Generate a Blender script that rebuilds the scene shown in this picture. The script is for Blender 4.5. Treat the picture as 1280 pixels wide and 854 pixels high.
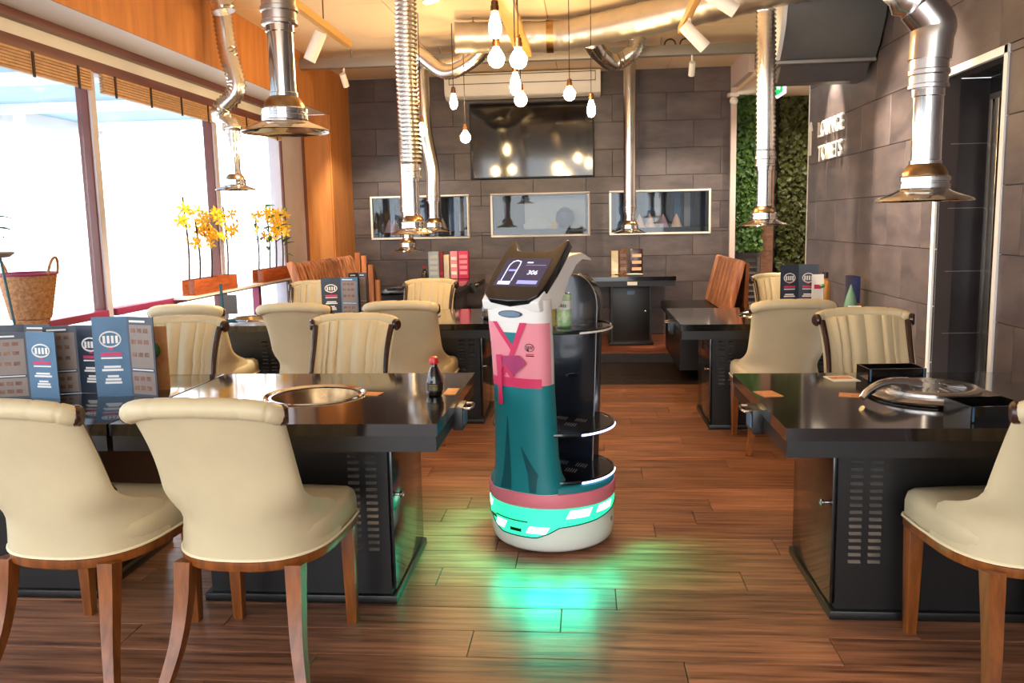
import bpy, bmesh, math, random
from mathutils import Vector, Matrix
PI = math.pi
rnd = random.Random(7)
for o in list(bpy.data.objects):
    bpy.data.objects.remove(o)
scene = bpy.context.scene
COL = scene.collection

# ------------------------------------------------------------------ camera
F_PX = 1075.0
yaw, pit, rol = math.radians(5.05), math.radians(7.84), math.radians(1.2)
fw = Vector((-math.sin(yaw) * math.cos(pit), math.cos(yaw) * math.cos(pit), -math.sin(pit)))
r0 = fw.cross(Vector((0, 0, 1))).normalized()
u0 = r0.cross(fw)
up = math.cos(rol) * u0 + math.sin(rol) * r0
rt = math.cos(rol) * r0 - math.sin(rol) * u0
cam_d = bpy.data.cameras.new('camera')
cam = bpy.data.objects.new('camera', cam_d)
COL.objects.link(cam)
cam_d.sensor_width = 36.0
cam_d.lens = 36.0 * F_PX / 1280.0
cam_d.clip_start = 0.05
cam_d.clip_end = 200
cam.matrix_world = Matrix(((rt.x, up.x, -fw.x, 0), (rt.y, up.y, -fw.y, 0), (rt.z, up.z, -fw.z, 1.4), (0, 0, 0, 1)))
scene.camera = cam

# ------------------------------------------------------------------ world, exposure
W = bpy.data.worlds.new('overcast_sky')
scene.world = W
W.use_nodes = True
bg = W.node_tree.nodes['Background']
bg.inputs[0].default_value = (0.93, 0.97, 1.0, 1)
bg.inputs[1].default_value = 2.6
vs = scene.view_settings
vs.view_transform = 'Standard'
vs.look = 'None'
vs.gamma = 1.0
vs.use_curve_mapping = False
vs.exposure = 1.02
SPOT_W = 110.0
BULB_E = 120.0

# ------------------------------------------------------------------ materials
def lin(c):
    return tuple(((x / 255.0) / 12.92 if x <= 10 else (((x / 255.0) + 0.055) / 1.055) ** 2.4) for x in c) + (1.0,)

MATS = {}
def mat(name, rgb, rough=0.5, metal=0.0, noise=0.0, scale=8.0, stretch=(1, 1, 1), bump=0.0, coat=0.0, rgb2=None,
        emit=0.0, emit_rgb=None, rand=0.0, trans=0.0, bscale=None, spec=0.5, detail=4.0):
    if name in MATS:
        return MATS[name]
    m = bpy.data.materials.new(name)
    m.use_nodes = True
    nt = m.node_tree
    b = nt.nodes['Principled BSDF']
    b.inputs['Base Color'].default_value = lin(rgb)
    b.inputs['Roughness'].default_value = rough
    b.inputs['Metallic'].default_value = metal
    b.inputs['Specular IOR Level'].default_value = spec
    b.inputs['Coat Weight'].default_value = coat
    b.inputs['Coat Roughness'].default_value = 0.08
    b.inputs['Transmission Weight'].default_value = trans
    tc = nt.nodes.new('ShaderNodeTexCoord')
    mp = nt.nodes.new('ShaderNodeMapping')
    mp.inputs['Scale'].default_value = stretch
    nt.links.new(tc.outputs['Object'], mp.inputs[0])
    col = None
    if noise > 0 or rgb2:
        n = nt.nodes.new('ShaderNodeTexNoise')
        n.inputs['Scale'].default_value = scale
        n.inputs['Detail'].default_value = detail
        n.inputs['Roughness'].default_value = 0.6
        nt.links.new(mp.outputs[0], n.inputs['Vector'])
        r = nt.nodes.new('ShaderNodeValToRGB')
        a = lin(rgb)
        c2 = lin(rgb2) if rgb2 else tuple(x * (1 - noise) for x in a[:3]) + (1,)
        r.color_ramp.elements[0].position = 0.32
        r.color_ramp.elements[1].position = 0.68
        r.color_ramp.elements[0].color = c2
        r.color_ramp.elements[1].color = a
        nt.links.new(n.outputs['Fac'], r.inputs[0])
        col = r.outputs[0]
    if rand > 0:
        oi = nt.nodes.new('ShaderNodeObjectInfo')
        mr = nt.nodes.new('ShaderNodeMapRange')
        mr.inputs['To Min'].default_value = 1 - rand
        mr.inputs['To Max'].default_value = 1 + rand
        nt.links.new(oi.outputs['Random'], mr.inputs['Value'])
        hs = nt.nodes.new('ShaderNodeHueSaturation')
        nt.links.new(mr.outputs[0], hs.inputs['Value'])
        if col is not None:
            nt.links.new(col, hs.inputs['Color'])
            ad = nt.nodes.new('ShaderNodeVectorMath')
            ad.operation = 'ADD'
            sc = nt.nodes.new('ShaderNodeVectorMath')
            sc.operation = 'SCALE'
            sc.inputs[0].default_value = (37, 53, 71)
            nt.links.new(oi.outputs['Random'], sc.inputs['Scale'])
            nt.links.new(mp.outputs[0], ad.inputs[0])
            nt.links.new(sc.outputs[0], ad.inputs[1])
            nt.links.new(ad.outputs[0], n.inputs['Vector'])
        else:
            hs.inputs['Color'].default_value = lin(rgb)
        col = hs.outputs[0]
    if col is not None:
        nt.links.new(col, b.inputs['Base Color'])
    if bump > 0:
        n2 = nt.nodes.new('ShaderNodeTexNoise')
        n2.inputs['Scale'].default_value = bscale or scale * 3
        n2.inputs['Detail'].default_value = 5
        nt.links.new(mp.outputs[0], n2.inputs['Vector'])
        bp = nt.nodes.new('ShaderNodeBump')
        bp.inputs['Strength'].default_value = bump
        bp.inputs['Distance'].default_value = 0.01
        nt.links.new(n2.outputs['Fac'], bp.inputs['Height'])
        nt.links.new(bp.outputs[0], b.inputs['Normal'])
    if emit > 0:
        b.inputs['Emission Color'].default_value = lin(emit_rgb or rgb)
        b.inputs['Emission Strength'].default_value = emit
    MATS[name] = m
    return m

def pane_mat(name, tint, gloss=0.07):
    m = bpy.data.materials.new(name)
    m.use_nodes = True
    nt = m.node_tree
    nt.nodes.clear()
    out = nt.nodes.new('ShaderNodeOutputMaterial')
    t = nt.nodes.new('ShaderNodeBsdfTransparent')
    t.inputs[0].default_value = tint
    g = nt.nodes.new('ShaderNodeBsdfGlossy')
    g.inputs['Roughness'].default_value = 0.02
    mx = nt.nodes.new('ShaderNodeMixShader')
    mx.inputs[0].default_value = gloss
    nt.links.new(t.outputs[0], mx.inputs[1])
    nt.links.new(g.outputs[0], mx.inputs[2])
    nt.links.new(mx.outputs[0], out.inputs[0])
    MATS[name] = m
    return m

M_PLANK = mat('walnut_plank', (176, 122, 90), 0.33, noise=0.0, rgb2=(84, 52, 36), scale=3.4, stretch=(0.7, 11.0, 11.0), rand=0.22, bump=0.12, bscale=14, detail=8)
M_SUB = mat('floor_screed', (60, 36, 26), 0.6)
M_DARKPLANK = mat('dark_plank', (52, 40, 36), 0.4, rgb2=(28, 21, 19), scale=3, stretch=(1, 9, 9), rand=0.2, bump=0.1)
M_PLATWOOD = mat('platform_plank', (150, 84, 52), 0.4, rgb2=(104, 54, 33), scale=3, stretch=(1, 9, 9), rand=0.15)
M_TILE = mat('slate_tile', (98, 87, 86), 0.40, rgb2=(66, 59, 62), scale=2.6, stretch=(1, 1, 2.6), rand=0.14, bump=0.10, bscale=16, detail=7)
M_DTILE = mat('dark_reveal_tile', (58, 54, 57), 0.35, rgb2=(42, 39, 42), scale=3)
M_GROUT = mat('grout', (66, 56, 54), 0.8)
M_CEIL = mat('ceiling_paint', (238, 214, 180), 0.7, noise=0.06, scale=1.2)
M_SEAM = mat('ceiling_seam', (170, 140, 105), 0.8)
M_BULK = mat('orange_veneer', (206, 138, 72), 0.5, rgb2=(180, 112, 54), scale=2.2, stretch=(6, 6, 0.7), bump=0.04)
M_WHITE = mat('white_paint', (240, 238, 232), 0.5, noise=0.04, scale=3)
M_MULL = mat('maroon_frame', (110, 62, 56), 0.4, noise=0.15, scale=5)
M_MULLS = mat('grey_frame_side', (196, 190, 200), 0.4, noise=0.1, scale=5)
M_RAIL = mat('magenta_rail', (150, 50, 90), 0.4, noise=0.1, scale=6)
M_SLAT = mat('bamboo_slat', (205, 160, 112), 0.6, noise=0.25, scale=14, rand=0.12)
M_TWINE = mat('blind_twine', (60, 40, 30), 0.8)
M_LEATHER = mat('cream_leather', (208, 193, 156), 0.42, noise=0.10, scale=5, bump=0.05, bscale=90)
M_PIPING = mat('pale_piping', (240, 226, 190), 0.5)
M_LEG = mat('amber_wood', (150, 86, 34), 0.32, rgb2=(104, 54, 20), scale=6, stretch=(5, 5, 0.8), coat=0.3)
M_TRIM = mat('dark_trim_wood', (56, 28, 21), 0.25, noise=0.3, scale=10, coat=0.4)
M_GRANITE = mat('black_granite', (28, 27, 28), 0.09, rgb2=(16, 16, 17), scale=120, coat=0.5)
M_BLACK = mat('black_laminate', (24, 23, 23), 0.35, noise=0.3, scale=40)
M_BLACKG = mat('black_gloss', (20, 19, 20), 0.14, noise=0.2, scale=6, coat=0.3)
M_SLOT = mat('vent_slot', (150, 147, 144), 0.25, metal=0.8, noise=0.1, scale=9)
M_CHROME = mat('chrome', (225, 222, 218), 0.10, metal=1.0, noise=0.05, scale=9)
M_STEEL = mat('brushed_steel', (205, 200, 196), 0.24, metal=1.0, noise=0.12, scale=12)
M_FLEX = mat('foil_flex_duct', (222, 220, 216), 0.25, metal=1.0, noise=0.10, scale=30)
M_DUCT = mat('spiral_duct_zinc', (200, 194, 186), 0.36, metal=0.9, noise=0.15, scale=8)
M_BRASS = mat('burnt_brass', (182, 150, 110), 0.28, metal=1.0, noise=0.4, scale=22)
M_RAILW = mat('honey_rail', (212, 160, 78), 0.4, noise=0.15, scale=6, stretch=(8, 1, 8))
M_GREYM = mat('grey_metal', (150, 146, 142), 0.45, metal=0.5, noise=0.1, scale=6)
M_BULB = mat('warm_bulb', (255, 214, 150), 0.3, emit=BULB_E, emit_rgb=(255, 212, 146))
M_SOCKET = mat('copper_socket', (120, 78, 50), 0.35, metal=0.8, noise=0.2, scale=20)
M_CABLE = mat('black_cable', (30, 26, 24), 0.6)
M_TV = mat('tv_glass', (16, 16, 20), 0.06, noise=0.2, scale=2, coat=0.6)
M_PAPERW = mat('paper_white', (235, 233, 228), 0.6, noise=0.03, scale=10)
M_NAVY = mat('menu_navy', (48, 58, 76), 0.35, noise=0.2, scale=5)
M_BLUE = mat('menu_blue', (70, 112, 146), 0.35, noise=0.25, scale=5)
M_PAGE = mat('menu_page', (138, 122, 114), 0.45, noise=0.12, scale=12)
M_PHOTO = mat('menu_photo', (84, 52, 44), 0.5, rgb2=(150, 104, 76), scale=40)
M_MAG = mat('magenta_print', (206, 48, 98), 0.5, noise=0.05, scale=9)
M_RED = mat('red_plastic', (206, 44, 40), 0.3, noise=0.1, scale=9)
M_SOY = mat('dark_sauce_glass', (22, 14, 12), 0.06, noise=0.1, scale=5, coat=0.6)
M_GOLD = mat('gold_label', (190, 160, 90), 0.4, noise=0.2, scale=20)
M_ORANGE = mat('orange_sauce', (206, 138, 66), 0.3, noise=0.15, scale=9)
M_CARD = mat('orange_card', (206, 150, 84), 0.6, rgb2=(190, 110, 60), scale=12)
M_PLANTERW = mat('rust_wood', (186, 92, 40), 0.6, rgb2=(140, 62, 26), scale=7, stretch=(6, 1, 6), bump=0.1)
M_STEM = mat('dark_stem', (62, 46, 34), 0.7, noise=0.3, scale=30)
M_PETAL = mat('yellow_petal', (250, 196, 42), 0.6, noise=0.15, scale=40, rand=0.12)
M_LEAF = mat('green_leaf', (66, 124, 62), 0.5, noise=0.3, scale=20, rand=0.2)
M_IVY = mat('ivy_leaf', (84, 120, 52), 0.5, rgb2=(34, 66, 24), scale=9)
M_IVYD = mat('ivy_leaf_olive', (78, 88, 40), 0.5, rgb2=(48, 50, 22), scale=9)  # darker, more olive leaf tone for the second panel
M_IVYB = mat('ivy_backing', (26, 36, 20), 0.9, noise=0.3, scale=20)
M_WICKER = mat('wicker', (196, 142, 92), 0.7, rgb2=(140, 90, 52), scale=60)
M_STRIPE = mat('zebrano_wood', (232, 160, 110), 0.4, rand=0.25, rgb2=(126, 60, 32), scale=4, stretch=(7, 7, 0.35), coat=0.2, detail=6)
M_DSLAT = mat('bench_dark_slat', (70, 34, 22), 0.5, noise=0.2, scale=9)
M_AWN = mat('awning_blue', (150, 186, 214), 0.6, noise=0.15, scale=3)
M_PAVE = mat('pale_paving', (226, 226, 224), 0.8, noise=0.05, scale=2)
M_PANE = pane_mat('window_pane', (0.97, 0.98, 1.0, 1), 0.05)
M_NICHEPANE = pane_mat('niche_pane', (0.74, 0.78, 0.82, 1), 0.045)
# robot
M_RWHITE = mat('robot_white', (240, 238, 234), 0.25, noise=0.02, scale=5, coat=0.3)
M_RBLACK = mat('robot_black', (22, 23, 28), 0.16, noise=0.1, scale=5, coat=0.4)
M_RNAVY = mat('robot_navy', (18, 26, 38), 0.22, noise=0.2, scale=3, coat=0.4)
M_TEAL = mat('teal_fabric', (22, 128, 138), 0.5, noise=0.12, scale=6)
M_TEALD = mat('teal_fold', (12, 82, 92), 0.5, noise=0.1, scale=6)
M_PINK = mat('pink_fabric', (238, 146, 160), 0.5, noise=0.06, scale=6)
M_SASH = mat('magenta_sash', (216, 52, 100), 0.5, noise=0.06, scale=8)
M_PLUM = mat('plum_bow', (176, 58, 112), 0.5, noise=0.15, scale=20)
M_BAND = mat('rose_band', (232, 122, 140), 0.45, noise=0.05, scale=6)
M_LED = mat('green_led', (90, 240, 180), 0.3, emit=0.55, emit_rgb=(0, 240, 165))
M_LEDW = mat('white_led', (230, 255, 246), 0.3, emit=1.6, emit_rgb=(190, 255, 230))
M_LEDB = mat('blue_led', (210, 220, 255), 0.3, emit=2.2, emit_rgb=(190, 200, 255))
M_SCREEN = mat('screen_ui', (46, 48, 72), 0.15, emit=0.12, emit_rgb=(70, 74, 120))
M_UI = mat('screen_ui_white', (220, 224, 255), 0.3, emit=0.9, emit_rgb=(200, 206, 255))
M_UIL = mat('screen_ui_lavender', (140, 144, 220), 0.3, emit=0.5, emit_rgb=(130, 134, 220))
M_LENS = mat('sensor_lens', (48, 92, 124), 0.1, noise=0.1, scale=4, coat=0.5)
M_CAN = mat('can_green', (120, 190, 120), 0.3, rgb2=(220, 232, 190), scale=30)
M_CANY = mat('can_yellow', (226, 176, 60), 0.3, rgb2=(240, 216, 130), scale=30)
M_EXIT = mat('exit_green', (20, 150, 80), 0.4, emit=0.8, emit_rgb=(20, 170, 90))
M_EXITW = mat('exit_white', (240, 250, 245), 0.4, emit=1.0)
M_CREAMWALL = mat('mauve_plaster', (206, 188, 182), 0.6, noise=0.05, scale=3)
M_BRICK = mat('brown_brick', (128, 88, 66), 0.7, rgb2=(90, 60, 46), scale=9, stretch=(1, 1, 4), bump=0.2)
M_PEACH = mat('peach_napkin', (232, 184, 150), 0.7, noise=0.1, scale=9)
M_PINKP = mat('mauve_napkin', (186, 150, 158), 0.7, noise=0.1, scale=9)
M_PALEB = mat('menu_pale_blue', (196, 220, 230), 0.5, noise=0.1, scale=9)
M_REDD = mat('menu_dark_red', (150, 40, 44), 0.5, noise=0.1, scale=9)
M_SOYL = mat('soy_label', (40, 30, 18), 0.4, noise=0.2, scale=30)
M_GREENG = mat('napkin_green', (96, 132, 110), 0.7, noise=0.15, scale=9)
M_DBLUE = mat('box_dark_blue', (36, 44, 96), 0.5, noise=0.15, scale=9)
M_CARD2 = mat('card_print', (198, 104, 60), 0.6, rgb2=(220, 170, 110), scale=40)
M_UNIT = mat('unit_grey', (92, 92, 90), 0.4, noise=0.12, scale=4)
M_LOUVER = mat('louver_grey', (84, 80, 80), 0.5, noise=0.1, scale=6)

# ------------------------------------------------------------------ mesh helpers
class MB:
    def __init__(self):
        self.v = []
        self.f = []
    def add(self, vs, fs):
        n = len(self.v)
        self.v += [tuple(p) for p in vs]
        self.f += [tuple(i + n for i in f) for f in fs]
        return self
    def box(self, c, s, rz=0.0, R=None):
        pts = []
        for dx in (-.5, .5):
            for dy in (-.5, .5):
                for dz in (-.5, .5):
                    p = Vector((dx * s[0], dy * s[1], dz * s[2]))
                    if R is not None:
                        p = R @ p
                    elif rz:
                        p = Matrix.Rotation(rz, 3, 'Z') @ p
                    pts.append(p + Vector(c))
        return self.add(pts, [(0, 1, 3, 2), (4, 6, 7, 5), (0, 4, 5, 1), (2, 3, 7, 6), (0, 2, 6, 4), (1, 5, 7, 3)])
    def b2(self, x0, x1, y0, y1, z0, z1):
        return self.box(((x0 + x1) / 2, (y0 + y1) / 2, (z0 + z1) / 2), (x1 - x0, y1 - y0, z1 - z0))
    def rings(self, rs, cap0=True, cap1=True, closed=False):
        n = len(rs[0])
        vs = [p for r in rs for p in r]
        fs = []
        m = len(rs)
        for i in range(m if closed else m - 1):
            for j in range(n):
                a, b = i * n + j, i * n + (j + 1) % n
                c, d = ((i + 1) % m) * n + (j + 1) % n, ((i + 1) % m) * n + j
                fs.append((a, b, c, d))
        if not closed:
            if cap0:
                fs.append(tuple(reversed(range(n))))
            if cap1:
                fs.append(tuple((m - 1) * n + j for j in range(n)))
        return self.add(vs, fs)
    def lathe(self, prof, n=24, c=(0, 0, 0), cap0=True, cap1=True, axis=None):
        rs = []
        q = Vector((0, 0, 1)).rotation_difference(Vector(axis).normalized()) if axis else None
        for r, z in prof:
            ring = []
            for j in range(n):
                a = 2 * PI * j / n
                p = Vector((max(r, 1e-4) * math.cos(a), max(r, 1e-4) * math.sin(a), z))
                if q:
                    p = q @ p
                ring.append(p + Vector(c))
            rs.append(ring)
        return self.rings(rs, cap0, cap1)
    def tube(self, pts, rad, n=10, cap=True, sq=False, closed=False):
        pts = [Vector(p) for p in pts]
        m = len(pts)
        rads = rad if isinstance(rad, (list, tuple)) else [rad] * m
        tang = []
        for i in range(m):
            if closed:
                t = pts[(i + 1) % m] - pts[i - 1]
            else:
                t = pts[min(i + 1, m - 1)] - pts[max(i - 1, 0)]
            tang.append(t.normalized())
        ref = Vector((0, 0, 1)) if abs(tang[0].z) < 0.9 else Vector((0, 1, 0))
        nrm = (ref - tang[0] * ref.dot(tang[0])).normalized()
        rs = []
        for i in range(m):
            if i:
                nrm = nrm - tang[i] * nrm.dot(tang[i])
                nrm.normalize()
            bn = tang[i].cross(nrm)
            ring = []
            k = 4 if sq else n
            for j in range(k):
                a = 2 * PI * (j + (0.5 if sq else 0)) / k
                ring.append(pts[i] + (nrm * math.cos(a) + bn * math.sin(a)) * rads[i] * (1.414 if sq else 1))
            rs.append(ring)
        return self.rings(rs, cap, cap, closed)
    def prism(self, poly, z0, z1, fn=None):
        fn = fn or (lambda x, y, z: (x, y, z))
        n = len(poly)
        vs = [fn(x, y, z0) for x, y in poly] + [fn(x, y, z1) for x, y in poly]
        fs = [tuple(reversed(range(n))), tuple(range(n, 2 * n))]
        fs += [(i, (i + 1) % n, n + (i + 1) % n, n + i) for i in range(n)]
        return self.add(vs, fs)
    def grid(self, fn, nu, nv):
        vs = [fn(i / nu, j / nv) for j in range(nv + 1) for i in range(nu + 1)]
        fs = [(j * (nu + 1) + i, j * (nu + 1) + i + 1, (j + 1) * (nu + 1) + i + 1, (j + 1) * (nu + 1) + i) for j in range(nv) for i in range(nu)]
        return self.add(vs, fs)
    def ball(self, c, r, n=12, sz=1.0):
        m = max(6, n // 2)
        return self.lathe([(r * math.sin(PI * i / m), -r * sz * math.cos(PI * i / m)) for i in range(m + 1)], n, c)
    def mesh(self, name, smooth=False, bevel=0.0, seg=2, ang=35):
        me = bpy.data.meshes.new(name)
        me.from_pydata(self.v, [], self.f)
        bm = bmesh.new()
        bm.from_mesh(me)
        bmesh.ops.remove_doubles(bm, verts=bm.verts, dist=1e-5)
        bmesh.ops.recalc_face_normals(bm, faces=bm.faces)
        if bevel > 0:
            es = [e for e in bm.edges if len(e.link_faces) == 2 and e.calc_face_angle(0) > math.radians(30)]
            bmesh.ops.bevel(bm, geom=es, offset=bevel, segments=seg, affect='EDGES', profile=0.6, clamp_overlap=True)
        bm.to_mesh(me)
        bm.free()
        if smooth or bevel > 0:
            me.polygons.foreach_set('use_smooth', [True] * len(me.polygons))
            me.set_sharp_from_angle(angle=math.radians(ang))
        return me
    def build(self, name, m, parent=None, smooth=False, bevel=0.0, seg=2, ang=35):
        return link(name, self.mesh(name, smooth, bevel, seg, ang), m, parent)

def link(name, me, m, parent=None, loc=None):
    if m is not None and not me.materials:
        me.materials.append(m)
    o = bpy.data.objects.new(name, me)
    COL.objects.link(o)
    if parent:
        o.parent = parent
    if loc:
        o.location = loc
    return o

def tag(o, label, cat, group=None):
    o['label'] = label
    o['category'] = cat
    if group:
        o['group'] = group
    return o

def thing(name, label, cat, loc=(0, 0, 0), rz=0.0, group=None):
    o = bpy.data.objects.new(name, None)
    o.empty_display_size = 0.1
    COL.objects.link(o)
    o.location = loc
    o.rotation_euler = (0, 0, rz)
    return tag(o, label, cat, group)

def struct(o):
    o['kind'] = 'structure'
    return o

def dup(root, loc, rz=0.0, label=None, group=None, scale=None):
    r = root.copy()
    COL.objects.link(r)
    r.location = loc
    r.rotation_euler = (0, 0, rz)
    if scale:
        r.scale = (scale,) * 3
    if label:
        r['label'] = label
    if group:
        r['group'] = group
    for ch in list(root.children):
        c = ch.copy()
        COL.objects.link(c)
        c.parent = r
        for g in list(ch.children):
            d = g.copy()
            COL.objects.link(d)
            d.parent = c
    return r

def text(name, s, size, ext, m, parent, mtx, ax='CENTER'):
    cu = bpy.data.curves.new('tmp_text', 'FONT')
    cu.body = s
    cu.size = size
    cu.extrude = ext
    cu.align_x = ax
    cu.align_y = 'CENTER'
    cu.resolution_u = 3
    t = bpy.data.objects.new('tmp_text', cu)
    COL.objects.link(t)
    dg = bpy.context.evaluated_depsgraph_get()
    me = bpy.data.meshes.new_from_object(t.evaluated_get(dg))
    bpy.data.objects.remove(t)
    me.transform(mtx)
    me.materials.clear()
    return link(name, me, m, parent)

def catmull(pts, n=12):
    P = [Vector(p) for p in pts]
    P = [P[0] * 2 - P[1]] + P + [P[-1] * 2 - P[-2]]
    out = []
    for i in range(1, len(P) - 2):
        for k in range(n):
            t = k / n
            a, b, c, d = P[i - 1], P[i], P[i + 1], P[i + 2]
            out.append(0.5 * ((2 * b) + (c - a) * t + (2 * a - 5 * b + 4 * c - d) * t * t + (3 * b - a - 3 * c + d) * t ** 3))
    out.append(P[-2])
    return out

def resample(pts, step):
    L = [0.0]
    for i in range(1, len(pts)):
        L.append(L[-1] + (pts[i] - pts[i - 1]).length)
    n = max(2, int(L[-1] / step))
    out = []
    j = 0
    for k in range(n + 1):
        s = L[-1] * k / n
        while j < len(pts) - 2 and L[j + 1] < s:
            j += 1
        t = (s - L[j]) / max(1e-9, L[j + 1] - L[j])
        out.append(pts[j].lerp(pts[j + 1], min(1, max(0, t))))
    return out

def flex(path, r, pitch=0.02, amp=0.07, n=14):
    p = resample(catmull(path), pitch / 2)
    return MB().tube(p, [r * (1 + (amp if i % 2 else -amp)) for i in range(len(p))], n)

def sub_rects(rect, holes):
    out = [rect]
    for h in holes:
        nxt = []
        for (a0, a1, b0, b1) in out:
            h0, h1, k0, k1 = max(a0, h[0]), min(a1, h[1]), max(b0, h[2]), min(b1, h[3])
            if h0 >= h1 or k0 >= k1:
                nxt.append((a0, a1, b0, b1))
                continue
            if k0 > b0:
                nxt.append((a0, a1, b0, k0))
            if k1 < b1:
                nxt.append((a0, a1, k1, b1))
            if h0 > a0:
                nxt.append((a0, h0, k0, k1))
            if h1 < a1:
                nxt.append((h1, a1, k0, k1))
        out = [r for r in nxt if r[1] - r[0] > 0.012 and r[3] - r[2] > 0.012]
    return out

# ------------------------------------------------------------------ room shell
CEIL = 3.06
XL, XR, XW, YB, YE = -2.70, 2.0, -3.02, 9.95, 8.10     # left bulkhead, right wall, window line, back wall, right wall end
Y0 = -3.0

floor = struct(MB().b2(XW, XR, Y0, 10.6, -0.10, -0.012).build('floor', M_SUB))
plank_cache = {}
PW, PLEN = 0.182, 1.2
def plank(length, w, m, parent, loc, th=0.012):
    key = (round(length, 2), round(w, 3), m.name, th)
    if key not in plank_cache:
        me = MB().b2(0, length - 0.003, 0, w - 0.003, -th, 0).mesh('plank', bevel=0.0012, seg=1)
        me.materials.append(m)
        plank_cache[key] = me
    return link('plank', plank_cache[key], None, parent, loc)
offs = [0.0, 0.5, 0.9, 0.3, 0.7, 1.1, 0.2, 0.6]
row = 0
y = 7.35 - PW * 35
while y < 7.35 - 0.01:
    x = XW + 0.02 - PLEN + offs[(row * 3 + row // 3) % 8]
    while x < XR - 0.02:
        a, b = max(x, XW + 0.02), min(x + PLEN, XR)
        if b - a > 0.04:
            plank(b - a, PW, M_PLANK, floor, (a, y, 0))
        x += PLEN
    y += PW
    row += 1
struct(MB().b2(XW + 0.02, XR, Y0, 7.35 - PW * 35 - 0.003, -0.012, 0).build('floor_front', M_PLANK))
# dark strip before the platform
fd = struct(MB().b2(XW + 0.02, XR + 0.9, 7.353, 8.5, -0.0119, -0.006).build('floor_rear', M_DARKPLANK))
for i in range(6):
    y = 7.355 + i * 0.191
    for k in range(5):
        a = max(-1.0, -1.7 + k * 1.0 + (i % 2) * 0.5)
        b = min(-1.7 + (k + 1) * 1.0 + (i % 2) * 0.5, 1.0)
        if b - a > 0.05:
            plank(round(b - a, 2), 0.19, M_DARKPLANK, fd, (a, y, 0), 0.006)
# platform (raised 0.1), with two side arms
pl = struct(MB().b2(XW + 0.3, XR + 0.6, 8.51, YB, 0, 0.09).b2(XW + 0.3, -1.02, 7.0, 8.51, 0, 0.09).b2(1.02, XR - 0.01, 7.3, 8.51, 0, 0.09).build('floor_platform', M_DARKPLANK))
for i in range(7):
    plank(2.0, 0.2, M_PLATWOOD, pl, (-1.0, 8.53 + i * 0.2, 0.1), 0.01)
for i in range(14):
    plank(1.6, 0.2, M_PLATWOOD, pl, (-2.68, 7.02 + i * 0.2, 0.1), 0.01)
for i in range(12):
    plank(0.9, 0.2, M_PLATWOOD, pl, (1.04, 7.34 + i * 0.2, 0.1), 0.01)

# ceiling with panels
ceil = struct(MB().b2(XW - 0.1, 3.2, Y0, 10.6, CEIL + 0.012, CEIL + 0.12).build('ceiling', M_SEAM))
for i in range(4):
    for j in range(9):
        a = XL + i * 1.2
        b = min(a + 1.2, XR)
        c = -0.55 + j * 1.2
        d = min(c + 1.2, YB)
        if d > c + .05:
            MB().b2(a + 0.003, b - 0.003, c + 0.003, d - 0.003, CEIL, CEIL + 0.012).build('ceiling_panel', M_CEIL, ceil)
struct(MB().b2(XL, XR, Y0, -0.55, CEIL, CEIL + 0.012).build('ceiling_front', M_CEIL))

# back wall: tiles 0.6 x 0.3, three glazed niches
NICHES = [(-2.475, -1.365, 1.262, 1.715), (-1.07, 0.02, 1.262, 1.715), (0.285, 1.375, 1.262, 1.715)]
wb = MB()
for (a, b, c, d) in sub_rects((XL - 0.3, 1.60, 0, CEIL), NICHES):
    wb.b2(a, b, YB + 0.012, YB + 0.10, c, d)
wall_back = struct(wb.build('wall_back', M_GROUT))
def tile_wall(parent, u0, u1, z0, z1, tw, th, holes, place, zoff=0.0):
    r = 0
    z = z0 - zoff
    while z < z1 - 0.01:
        u = u0 - (tw / 2 if r % 2 else 0)
        while u < u1 - 0.01:
            rc = (max(u, u0), min(u + tw, u1), max(z, z0), min(z + th, z1))
            if rc[1] - rc[0] > .02 and rc[3] - rc[2] > .02:
                for (a, b, c, d) in sub_rects(rc, holes):
                    place(a + .002, b - .002, c + .002, d - .002, parent)
            u += tw
        z += th
        r += 1
tc_cache = {}
def tile_mesh(key, w, t, h):
    k = (key, round(w, 3), round(h, 3))
    if k not in tc_cache:
        me = (MB().b2(-w / 2, w / 2, 0, t, -h / 2, h / 2) if key == 'y' else MB().b2(0, t, -w / 2, w / 2, -h / 2, h / 2)).mesh('wall_tile', bevel=0.0015, seg=1)
        me.materials.append(M_TILE)
        tc_cache[k] = me
    return tc_cache[k]
def place_back(a, b, c, d, p):
    link('wall_tile', tile_mesh('y', b - a, 0.012, d - c), None, p, ((a + b) / 2, YB, (c + d) / 2))
tile_wall(wall_back, XL, 1.60, 0.1, CEIL, 0.6, 0.3, NICHES, place_back, zoff=0.0)
# right wall: tiles, lift recess
DOOR = (4.43, 5.17, 0.0, 2.15)
wr = MB()
for (a, b, c, d) in sub_rects((Y0, YE, 0, CEIL), [DOOR]):
    wr.b2(XR + 0.012, XR + 0.10, a, b, c, d)
wall_right = struct(wr.build('wall_right', M_GROUT))
def place_right(a, b, c, d, p):
    link('wall_tile', tile_mesh('x', b - a, 0.012, d - c), None, p, (XR, (a + b) / 2, (c + d) / 2))
tile_wall(wall_right, 1.2, YE, 0.0, CEIL, 0.6, 0.33, [DOOR], place_right, zoff=0.12)
struct(MB().b2(XR, XR + 0.012, Y0, 1.2, 0, CEIL).build('wall_right_front', M_TILE))
struct(MB().b2(XR - 0.004, XR + 0.1, YE + 0.001, YE + 0.015, 0, CEIL).build('trim_1', M_WHITE))

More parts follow.
